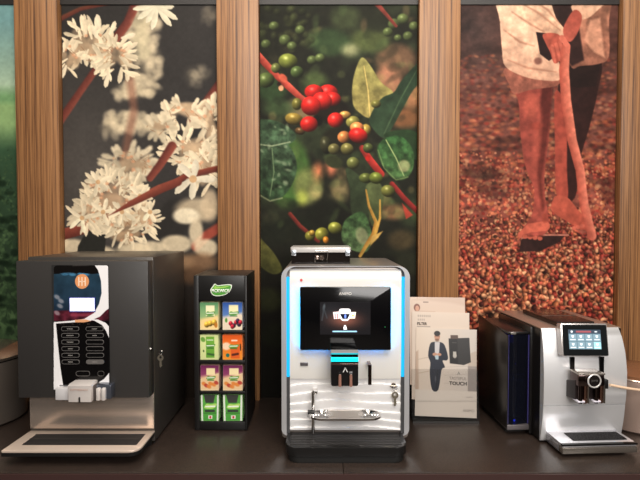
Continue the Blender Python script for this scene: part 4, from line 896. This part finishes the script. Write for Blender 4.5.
# ------------------------------------------------------------------ brochures in a clear holder
DB = 1.765; tilt = math.radians(9)
def brochure(px0, px1, ytop, ybot, Y, label, paint, roll, zbase=None):
    """sheet leaning back; Y = distance of its foot"""
    w = (px1-px0)/FPX*Y; foot = P((px0+px1)/2, ybot, Y); 
    ct, st = math.cos(tilt), math.sin(tilt); kk = (ytop-224.7)/FPX; h = (CZ-foot.z-kk*Y)/(ct+kk*st)
    M = Matrix.Translation(foot) @ Matrix.Rotation(-tilt, 4, 'X') @ Matrix.Rotation(roll, 4, 'Y')
    c = flat_canvas(px0, px1, ytop, ybot, 3.6, (226, 208, 192)); paint(c)
    Rt = Root('brochure', foot, label, 'brochure', 'brochures in the clear holder')
    tl = M @ Vector((-w/2, 0, h)); tr = M @ Vector((w/2, 0, h)); bl = M @ Vector((-w/2, 0, 0))
    grid_panel('front_cover', tl, tr-tl, bl-tl, c.w, c.h, c.a*.92, paper_m, Rt, .0006)
    bm = box(bmesh.new(), -w/2+.0005, w/2-.0005, .0008, .0035, .0003, h-.0005); bm.transform(M); finish('pages', bm, mat('paper_edge', (226, 216, 204), .6), Rt)
    return M, w, h, Rt
def paint_front(c):
    q = np.clip((c.px-415)/62, 0, 1)[..., None]; c.a = np.array([228, 210, 192])/255.*(1-q)+np.array([210, 200, 192])/255.*q
    c.poly([(414, 354), (417, 352), (418, 392), (414, 392)], (196, 170, 150), 1.5); c.poly([(468, 354), (478, 350), (478, 392), (468, 392)], (196, 180, 166), 1); c.poly([(468, 366), (480, 366), (480, 391), (468, 391)], (158, 148, 142), 1)
    c.poly([(410, 391), (482, 391), (482, 425), (410, 425)], (226, 214, 202), .6)
    for y in (362, 376): c.stroke([(414, y), (430, y-4)], .8, (190, 170, 150), .8, .7)
    for y in (368, 376, 384): c.stroke([(444, y), (468, y-2)], .5, (180, 170, 160), .6, .6)
    # printed machine
    c.poly([(448, 339), (469, 337.5), (471, 362), (464, 365), (449.5, 364)], (38, 36, 36), .6); c.poly([(457, 339), (469.5, 338), (470.5, 362), (463.5, 365), (458, 364)], (54, 52, 52), .8)
    c.poly([(450, 335.5), (457.5, 335.3), (458, 339), (450, 339.3)], (92, 74, 66), .6); c.ell(454.5, 356, 2, 2.6, (180, 172, 164), .7); c.poly([(452.6, 352), (456, 352), (456, 357), (453, 357)], (190, 184, 176), .5); c.stroke([(452, 343), (456, 343)], .8, (80, 76, 74), .5)
    # printed person in a suit
    SK, SU = (196, 146, 120), (34, 38, 52)
    c.poly(spline([(429, 345.5), (433, 343), (439.5, 343), (444, 346), (447.5, 357), (446.4, 361), (442, 361.6), (444.5, 368), (441, 371), (438, 390.5), (431.5, 390.5), (429, 374), (429.6, 364), (427.2, 357)], 3), SU, .6)
    c.poly([(433.8, 343), (439, 343), (438.4, 354), (436.8, 361), (434, 358)], (208, 204, 206), .6); c.poly([(435, 392), (436.4, 371), (437.3, 371), (437, 392)], (18, 20, 28), .5, .6)
    c.ell(436.2, 337.6, 2.9, 4.2, SK, .6); c.ell(436.2, 334.4, 3.2, 2.6, (34, 28, 26), .6); c.ell(436.2, 341, 2.2, 1.3, (110, 80, 66), .7, 0, .7); c.stroke([(434, 337.2), (438.4, 337.2)], .6, (90, 60, 50), .4, .7)
    c.ell(434, 355.5, 2.4, 1.6, SK, .6); c.ell(438.6, 355.5, 2.2, 1.5, SK, .6); c.poly([(434.4, 356.5), (438, 356.5), (437.8, 360.5), (434.8, 360.5)], (176, 196, 206), .5); c.ell(435, 380, .8, 3, (96, 96, 104), .6, 0, .7)
M, w, h, Rt = brochure(414.5, 477, 329, 417, DB, 'front brochure with man in dark suit beside a black machine', paint_front, math.radians(2.3))
def L(u, v): return (-w/2+(u-414.5)/62.5*w, h-(v-329)*h/88)
for s_, u0, u1, v, hh, cc, bd in (('A', 457, 460.2, 373.5, .0115, (110, 112, 108), 0), ('TASTEFUL', 449, 466.5, 378.6, .0105, (120, 112, 106), 0), ('TOUCH', 449, 466.8, 383.6, .0130, (22, 20, 20), 1), ('OptiMe', 466, 473, 396.8, .006, (150, 140, 134), 0), ('ANIMO', 463, 474.5, 410, .0095, (120, 122, 118), 0)):
    a, z = L(u0, v); b_, _ = L(u1, v); text('lettering', s_, a, b_, z, -.0003, mat('ink_%d%d' % (cc[0], bd), cc, .5), Rt, h=hh, M=M, depth=.0002, bold=bool(bd))
def paint_mid(c):
    c.a[:] = np.array([222, 204, 188])/255.
    for y, a, b_, cc in ((316.8, 417, 432, (170, 154, 142)), (320.6, 417, 426, (176, 160, 148))): 
        for k in range(int((b_-a)/2)): c.ell(a+1+2*k, y, .7, 1.2, cc, .5, 0, .8)
    c.stroke([(417, 327.6), (430, 327.6)], .8, (150, 140, 130), .6)
M, w, h2, Rt = brochure(411.5, 470.5, 312.5, 400, DB+.012, 'middle brochure with bold filter heading showing above the front one', paint_mid, math.radians(1.5))
a, b_ = -w/2+5.3/59*w, -w/2+15.5/59*w; text('lettering', 'FILTER', a, b_, h2-(324.6-312.5)*h2/87.5, -.0003, mat('ink_dark', (60, 52, 48), .5), Rt, h=.0105, M=M, depth=.0002, bold=True)
def paint_back(c):
    c.a[:] = np.array([216, 192, 174])/255.; c.poly([(410, 296), (468, 296), (468, 306), (452, 303), (430, 301), (410, 300)], (200, 172, 154), 3, .6)
    c.ell(417.5, 308.2, 3.2, 3.8, (120, 66, 46), .8); c.ell(417.8, 309, 2, 2.8, (206, 150, 122), .6); c.stroke([(416, 312), (436, 312.4)], 1.4, (190, 160, 140), .8, .6)
    for k in range(5): c.ell(424.5+k*1.1, 302.6, .5, .6, (100, 84, 76), .4, 0, .8)
brochure(410, 467, 297.5, 385, DB+.024, 'rear brochure with small woman\'s face at its left edge', paint_back, math.radians(.8))
r = Root('brochure_holder', (PX(447, 420, DB), DB, CT), 'clear acrylic stand holding three brochures beside the white machine', 'brochure holder')
clear = glassy('clear_acrylic', (90, 90, 90), .95, .03, (250, 250, 250))
hx0, hx1 = PX(413.5, 420, DB-.02), PX(480, 420, DB-.02)
def slant(x0, x1, y0, z0, z1, th, k=math.tan(tilt)):
    bm = bmesh.new(); prism(bm, [(y0, z0), (y0+th, z0), (y0+th+(z1-z0)*k, z1), (y0+(z1-z0)*k, z1)], x0, x1, 'x'); return bm
zb = CT+.012
finish('front_pocket', slant(hx0, hx1, DB-.012, zb, zb+.175, .002), clear, r)
finish('back_plate', slant(hx0, hx1, DB+.034, zb, zb+.27, .003), clear, r)
for xx in (hx0-.002, hx1): finish('side_wall', prism(bmesh.new(), [(DB-.012, zb), (DB+.037, zb), (DB+.037+.17*math.tan(tilt), zb+.17), (DB-.012+.17*math.tan(tilt), zb+.17)], xx, xx+.002, 'x'), clear, r)
BX('pocket_floor', hx0, hx1, DB-.01, DB+.034, CT+.008, zb, clear, r)
for nm_, ya_, yb_, zz_ in (('tier_step', DB+.008, DB+.019, PZ(400, DB+.012)-.0005), ('tier_step', DB+.0195, DB+.033, PZ(385, DB+.024)-.0005)):
    BX(nm_, hx0, hx1, ya_, yb_, CT+.012, zz_, clear, r)
BX('foot_plate', hx0, hx1, DB-.012, DB+.10, CT+.0003, CT+.0078, mat('smoked_foot', (40, 38, 36), .1), r)

# ------------------------------------------------------------------ right machine (turned slightly)
J1 = 1.60; pv = Vector((PX(539.3, 440, J1), J1, CT))
r = Root('bean_to_cup_machine', pv, 'silver fronted automatic coffee machine with tilted touchscreen and blue lit tank', 'coffee machine', rz=math.radians(3))
jx0 = pv.x; jx1 = jx0+.271; jzt = PZ(328, J1)
shell_m = mat('black_shell', (22, 20, 20), .3)
jb = 1.925; JF = J1-.004; JBULGE = .022
# body black sides + top
finish('body', prism(bmesh.new(), [(J1+.0015, CT+.006), (jb, CT+.006), (jb, jzt-.006), (J1+.0015, jzt-.004)], jx0+.0005, jx1-.002, 'x', .003), shell_m, r)
finish('top_panel', prism(bmesh.new(), [(jx0, J1+.004), (jx1-.004, J1+.004), (jx1-.004, jb), (jx0, jb)], jzt-.0055, jzt, 'z', .002), mat('top_copper_grey', (172, 150, 136), .3, .6), r)
for fx in (jx0+.03, jx1-.03):
    for fy in (J1+.04, jb-.04): finish('foot', cyl(bmesh.new(), (fx, fy, CT+.003), .016, .0058), black, r)
# front: wide curved silver plate, right edge bowed
rightpts = [(jx1-.016, jzt), (jx1-.008, jzt-.03), (jx1-.001, jzt-.08), (jx1+.002, jzt-.14), (jx1, jzt-.22), (jx1-.002, jzt-.30), (jx1-.003, CT+.008)]
zse = PZ(403.5, J1)
def front_piece(name, pts, m):
    bm = prism(bmesh.new(), pts, JF, J1+.001, 'y', .001)
    zlo, zhi = CT+.008, jzt
    for k in range(1, 28): bmesh.ops.bisect_plane(bm, geom=bm.verts[:]+bm.edges[:]+bm.faces[:], plane_co=(0, 0, zlo+(zhi-zlo)*k/28), plane_no=(0, 0, 1), dist=1e-5)
    for v in bm.verts:
        if v.co.y < J1: v.co.y -= JBULGE*max(0, math.sin(PI*min(1, max(0, (v.co.z-zlo)/(zhi-zlo)))))**.8
    return finish(name, bm, m, r)
jm = mat('satin_silver_front', (238, 238, 240), .36, .6)
rt_at = lambda z: np.interp(-z, [-p[1] for p in rightpts], [p[0] for p in rightpts])
up = [(jx0, zse+.0006), (jx0, jzt)]+[p for p in rightpts if p[1] > zse+.001]+[(rt_at(zse), zse+.0006)]
front_piece('upper_front', up, jm); lo = [(jx0, CT+.008), (jx0, zse-.0006), (rt_at(zse), zse-.0006)]+[p for p in rightpts if p[1] < zse]
front_piece('lower_front', lo, jm)
# left side: tank housing, clear tank
YT = 1.66; ta = PX(508, 380, YT); tb = PX(530, 380, YT)
zt0, zt1 = PZ(427, YT), PZ(335, YT)
k_ = -math.sin(math.radians(3)); 
tank_pts = [(YT-.006, zt0), (jb-.01, zt0-.004), (jb-.01, zt1+.024), (YT-.006, zt1)]
finish('tank_cover', prism(bmesh.new(), tank_pts, ta-.004, ta, 'x', .001), shell_m, r)
tk = glassy('blue_clear_plastic', (24, 25, 34), .6, .05, (195, 205, 225)); 
tank = finish('water_tank', prism(bmesh.new(), [(ta+.0005, YT+.004), (ta+.014, YT-.006), (tb-.002, YT+.004), (tb-.002, YT+.012), (ta+.014, YT+.004), (ta+.0005, YT+.012)], zt0+.012, zt1+.002, 'z'), tk, r)
finish('water', box(bmesh.new(), ta+.004, tb-.006, YT+.015, YT+.10, zt0+.03, zt0+.16), glassy('water_blue', (30, 52, 66), .5, .05, (120, 170, 190)), (r, tank))
for xx in (ta+.0012, tb-.004): BX('tank_edge', xx, xx+.0022, YT-.001, YT+.0035, zt0+.013, zt1+.001, mat('violet_edge', (66, 62, 120), .15), (r, tank))
for zz in (zt0+.175, zt0+.155): BX('level_mark', ta+.005, tb-.008, YT+.0135, YT+.0142, zz, zz+.0012, MATS['violet_edge'], (r, tank))
BX('tank_back', ta+.001, tb-.001, YT+.11, jb-.02, zt0+.006, zt1+.01, mat('tank_inner', (50, 56, 56), .4), r)
BX('tank_inner_wall', tb-.0015, jx0, J1+.05, jb-.012, CT+.008, zt1+.03, shell_m, r, .001)
BX('tank_base', ta-.003, tb-.002, YT-.008, YT+.10, zt0-.006, zt0+.011, mat('tank_base_grey', (116, 110, 112), .3, .6), r, .002)
BX('tank_foot', ta+.006, tb-.002, YT+.03, jb-.03, CT+.0003, zt0-.0065, black_matt, r)
BX('tank_lid', ta, tb-.002, YT+.0, jb-.02, zt1+.0025, zt1+.012, shell_m, r, .002)
BX('lid_catch', ta+.008, ta+.026, YT-.004, YT+.002, zt1+.003, zt1+.011, mat('catch_grey', (170, 164, 160), .25, .7), r, .0008)
for (xx, zz, e) in ((ta+.032, zt0+.017, 14), (ta+.02, zt1-.006, 3), (ta+.034, (zt0+zt1)/2+.055, .6)):
    bm = bmesh.new(); bmesh.ops.create_icosphere(bm, subdivisions=2, radius=.0035 if e > 10 else .002, matrix=Matrix.Translation((xx, YT+.0165, zz))); finish('blue_light', bm, mat('blue_led_%d' % int(e), (60, 80, 255), .3, emit=(50, 70, 255), es=e*.16), r)
BX('tank_light_bar', ta+.006, tb-.008, YT+.104, YT+.108, zt1-.05, zt1-.008, mat('violet_led', (50, 50, 150), .4, emit=(44, 36, 150), es=.12), r)
# lid on top
lz = jzt+.0003
lp = [(jx0+.055, 1.61), (jx0+.150, 1.61), (jx0+.150, 1.61), (jx0+.175, 1.90), (jx0+.055, 1.90)]
finish('bean_lid', prism(bmesh.new(), [(jx0+.062, 1.618), (jx0+.188, 1.618), (jx0+.188, 1.86), (jx0+.062, 1.86)], lz, lz+.016, 'z', .003), mat('lid_dark', (34, 28, 26), .2), r)
BX('lid_seam', jx0+.065, jx0+.185, 1.72, 1.723, lz+.0155, lz+.0168, mat('seam_grey', (90, 76, 68), .3), r)
# touchscreen, leaning back and turned
sc_c = P(585, 340.2, 1.556); swd, shg = .150, .101
Ms = Matrix.Translation(sc_c) @ Matrix.Rotation(math.radians(1.0), 4, 'Y') @ Matrix.Rotation(math.radians(-10), 4, 'X')
bm = prism(bmesh.new(), rrect(-swd/2, swd/2, -shg/2, shg/2, .004), 0, .024, 'y', .0015); bm.transform(Ms); sn = finish('touchscreen', bm, mat('screen_silver_rim', (206, 200, 198), .25, .7), r)
bm = prism(bmesh.new(), rrect(-swd/2+.0045, swd/2-.0025, -shg/2+.002, shg/2-.004, .003), -.0015, .001, 'y'); bm.transform(Ms); finish('screen_glass', bm, mat('jura_glass', (16, 20, 22), .1), (r, sn))
c = flat_canvas(0, 34, 0, 20, 5, (88, 112, 126))
c.poly([(0, 0), (34, 0), (34, 4), (0, 4)], (54, 66, 80), .6); c.poly([(8, 1), (24, 1), (24, 3), (8, 3)], (150, 80, 86), .7); c.ell(3.5, 2, 1.2, 1.2, (220, 225, 230), .5); c.ell(29, 2, 1.6, .8, (200, 208, 214), .5)
for i in range(4):
    for j in range(2):
        X0, Y0 = i*8.5, 4.2+j*8; c.poly([(X0+.4, Y0+.3), (X0+8.1, Y0+.3), (X0+8.1, Y0+7.6), (X0+.4, Y0+7.6)], ((120, 146, 160) if (i, j) != (3, 1) else (150, 200, 210)), .4)
        c.poly([(X0+2.8, Y0+1.6), (X0+5.8, Y0+1.6), (X0+5.2, Y0+4), (X0+3.4, Y0+4)], (226, 234, 238), .5); c.stroke([(X0+1.8, Y0+6), (X0+6.8, Y0+6)], 1, (214, 224, 230), .5)
tl = Ms @ Vector((-.052, -.002, .031)); tr = Ms @ Vector((.052, -.002, .031)); bl = Ms @ Vector((-.052, -.002, -.029))
grid_panel('display_image', tl, tr-tl, bl-tl, c.w, c.h, c.a, print_mat('menu_screen_image', .2, .55), (r, sn), .0005)
BX('screen_mount', sc_c.x-.05, sc_c.x+.05, 1.578, JF+.001, sc_c.z-.04, sc_c.z+.03, black, (r, sn), .002)
# slots the outlet slides in
for x0, x1, ya_, yb_ in ((567, 571.4, 357, 396), (597, 601.4, 357, 376)):
    BX('guide_slot', PX(x0, 370, JF), PX(x1, 370, JF), JF-JBULGE-.001, JF, PZ(yb_, JF-.016), PZ(ya_, JF-.016), black_gloss, r)
# outlet
yo = 1.508
bm = prism(bmesh.new(), [(1.588, PZ(380, 1.586)), (1.588, PZ(396, 1.586)), (yo+.015, PZ(402, yo)), (yo+.015, PZ(382, yo))], PX(572, 385, 1.54), PX(601, 385, 1.54), 'x', .002); out = finish('outlet_carriage', bm, mat('outlet_dark', (44, 36, 36), .2, .3), r)
ca, cb = PX(577, 375, yo), PX(605, 375, yo)
BX('outlet_top', PX(578, 372, yo), cb, yo-.002, yo+.05, PZ(375.8, yo), PZ(374, yo), mat('outlet_top_steel', (190, 180, 172), .2, .8), (r, out), .001)
BX('outlet_block', PX(578, 372, yo), cb-.001, yo, yo+.049, PZ(387, yo), PZ(375.9, yo), mat('outlet_chrome_dark', (110, 94, 92), .08, 1), r, .002)
rc = P(593.8, 381.6, yo-.007)
bm = bmesh.new(); tube(bm, [(rc.x+.0195*math.cos(2*PI*k/36), rc.y, rc.z+.0195*math.sin(2*PI*k/36)) for k in range(36)], .0026, 8, True); ringo = finish('badge_ring', bm, mat('ring_silver', (226, 222, 220), .25, .4), r)
bm = cyl(bmesh.new(), (rc.x, rc.y+.003, rc.z), .0185, .008, 'y', 36); finish('badge_disc', bm, mat('badge_black', (26, 22, 22), .12), (r, ringo))
text('lettering', 'jura', rc.x-.010, rc.x+.010, rc.z+.001, rc.y-.0016, mat('badge_letter', (190, 184, 180), .2, .8), (r, ringo), h=.009)
pink = mat('rosy_chrome', (226, 178, 160), .1, 1)
for x0 in (583.5, 600.0):
    for dxp, m_, rr_ in ((-3.6, MATS['outlet_chrome_dark'], .006), (1.3, pink, .0052), (4.6, chrome, .004)):
        c = P(x0+dxp, 393, yo+.004); bm = bmesh.new(); cyl(bm, (c.x, yo+.006, (PZ(386, yo)+PZ(404.5, yo))/2), rr_, PZ(386, yo)-PZ(404.5, yo), n=20); finish('spout_tube', bm, m_, r)
    c = P(x0-1, 404, yo); bm = bmesh.new(); box(bm, c.x-.016, c.x+.006, yo, yo+.03, c.z+.002, c.z+.007, .001); finish('spout_tip', bm, mat('spout_white', (225, 222, 235), .2), r)
BX('hose_port', PX(605, 388, yo), PX(609, 388, yo), yo+.002, yo+.02, PZ(390, yo), PZ(381, yo), black, r, .001)
# drip tray
jt0, jt1 = PX(562, 445, 1.492)-.004, PX(638, 445, 1.492)-.002; jty = 1.492; jz = PZ(444.5, jty)
bm = prism(bmesh.new(), [(jt0, jty), (jt1, jty), (jt1, JF-.001), (jt0, JF-.001)], jz-.010, jz, 'z', .001)
tray = finish('drip_tray', bm, mat('tray_silver_j', (206, 206, 212), .25, .6), r)
BX('tray_front', jt0-.001, jt1+.001, jty-.004, jty+.02, PZ(454, jty), jz-.0105, mat('tray_edge_j', (150, 142, 134), .25, .8), (r, tray), .002)
BX('tray_side', jt0-.001, jt0+.006, jty+.021, J1-.013, PZ(454, jty), jz-.0105, mat('tray_side_j', (170, 168, 172), .25, .7), (r, tray), .001)
BX('tray_lip', jt0-.0015, jt1+.0015, jty-.0045, jty+.006, jz-.0045, jz+.0008, black_gloss, (r, tray))
bm = box(bmesh.new(), PX(570, 436, 1.53), PX(629, 440, 1.51), jty+.022, jty+.077, jz+.0002, jz+.0025)
for i in range(34):
    x = PX(570, 436, 1.53)+.003+i*(PX(629, 440, 1.51)-PX(570, 436, 1.53)-.006)/33; box(bm, x-.0006, x+.0006, jty+.024, jty+.075, jz+.002, jz+.0036, mi=1)
finish('drip_grille', bm, [black_gloss, mat('grille_bar_j', (60, 56, 58), .2, .5)], (r, tray))
BX('tray_base', jt0+.012, jt1-.012, jty+.03, JF-.002, CT+.0005, PZ(454, jty)-.0005 if PZ(454, jty) < jz-.011 else jz-.011, black_matt, r)

# ------------------------------------------------------------------ steel milk container and hose
c0 = (1.125, 1.76); R0 = .125; zt = CT+.185
r = Root('milk_container', (*c0, CT), 'round brushed steel milk container cut off at the right edge', 'milk container')
finish('body', lathe(bmesh.new(), c0, [(R0-.012, CT+.0003), (R0-.002, CT+.008), (R0, CT+.03), (R0, zt-.02), (R0-.003, zt-.006)], 64), mat('container_steel', (178, 154, 142), .3, .5), r)
bm = bmesh.new(); tube(bm, [(c0[0]+(R0-.002)*math.cos(2*PI*k/64), c0[1]+(R0-.002)*math.sin(2*PI*k/64), zt-.004) for k in range(64)], .003, 8, True); finish('rim', bm, mat('rim_highlight', (236, 214, 196), .2, .7), r)  # pale rim colour stands in for the highlight along the edge
finish('lid', lathe(bmesh.new(), c0, [(R0-.006, zt-.001), (R0-.006, zt+.008), (R0-.02, zt+.014), (.02, zt+.018)], 64), mat('lid_wood_reflection', (150, 104, 74), .25, .4), r)  # steel lid, its brown is the wood's reflection put into the colour
bm = bmesh.new(); a = P(610.5, 386, 1.514); pts = []
e = Vector((c0[0]-.02, 1.604, CT+.165))
a = Vector((pv.x+ (a.x-pv.x)*math.cos(math.radians(3))-(a.y-pv.y)*math.sin(math.radians(3)), pv.y+(a.x-pv.x)*math.sin(math.radians(3))+(a.y-pv.y)*math.cos(math.radians(3)), a.z))
for i in range(17):
    t_ = i/16; p = a.lerp(e, t_); p.z -= .004*math.sin(PI*t_); pts.append(p)
tube(bm, pts, .0042, 10)
tag(finish('milk_hose', bm, mat('cream_hose', (238, 206, 176), .4)), 'cream milk hose running from the silver machine\'s spout to the right edge', 'hose')
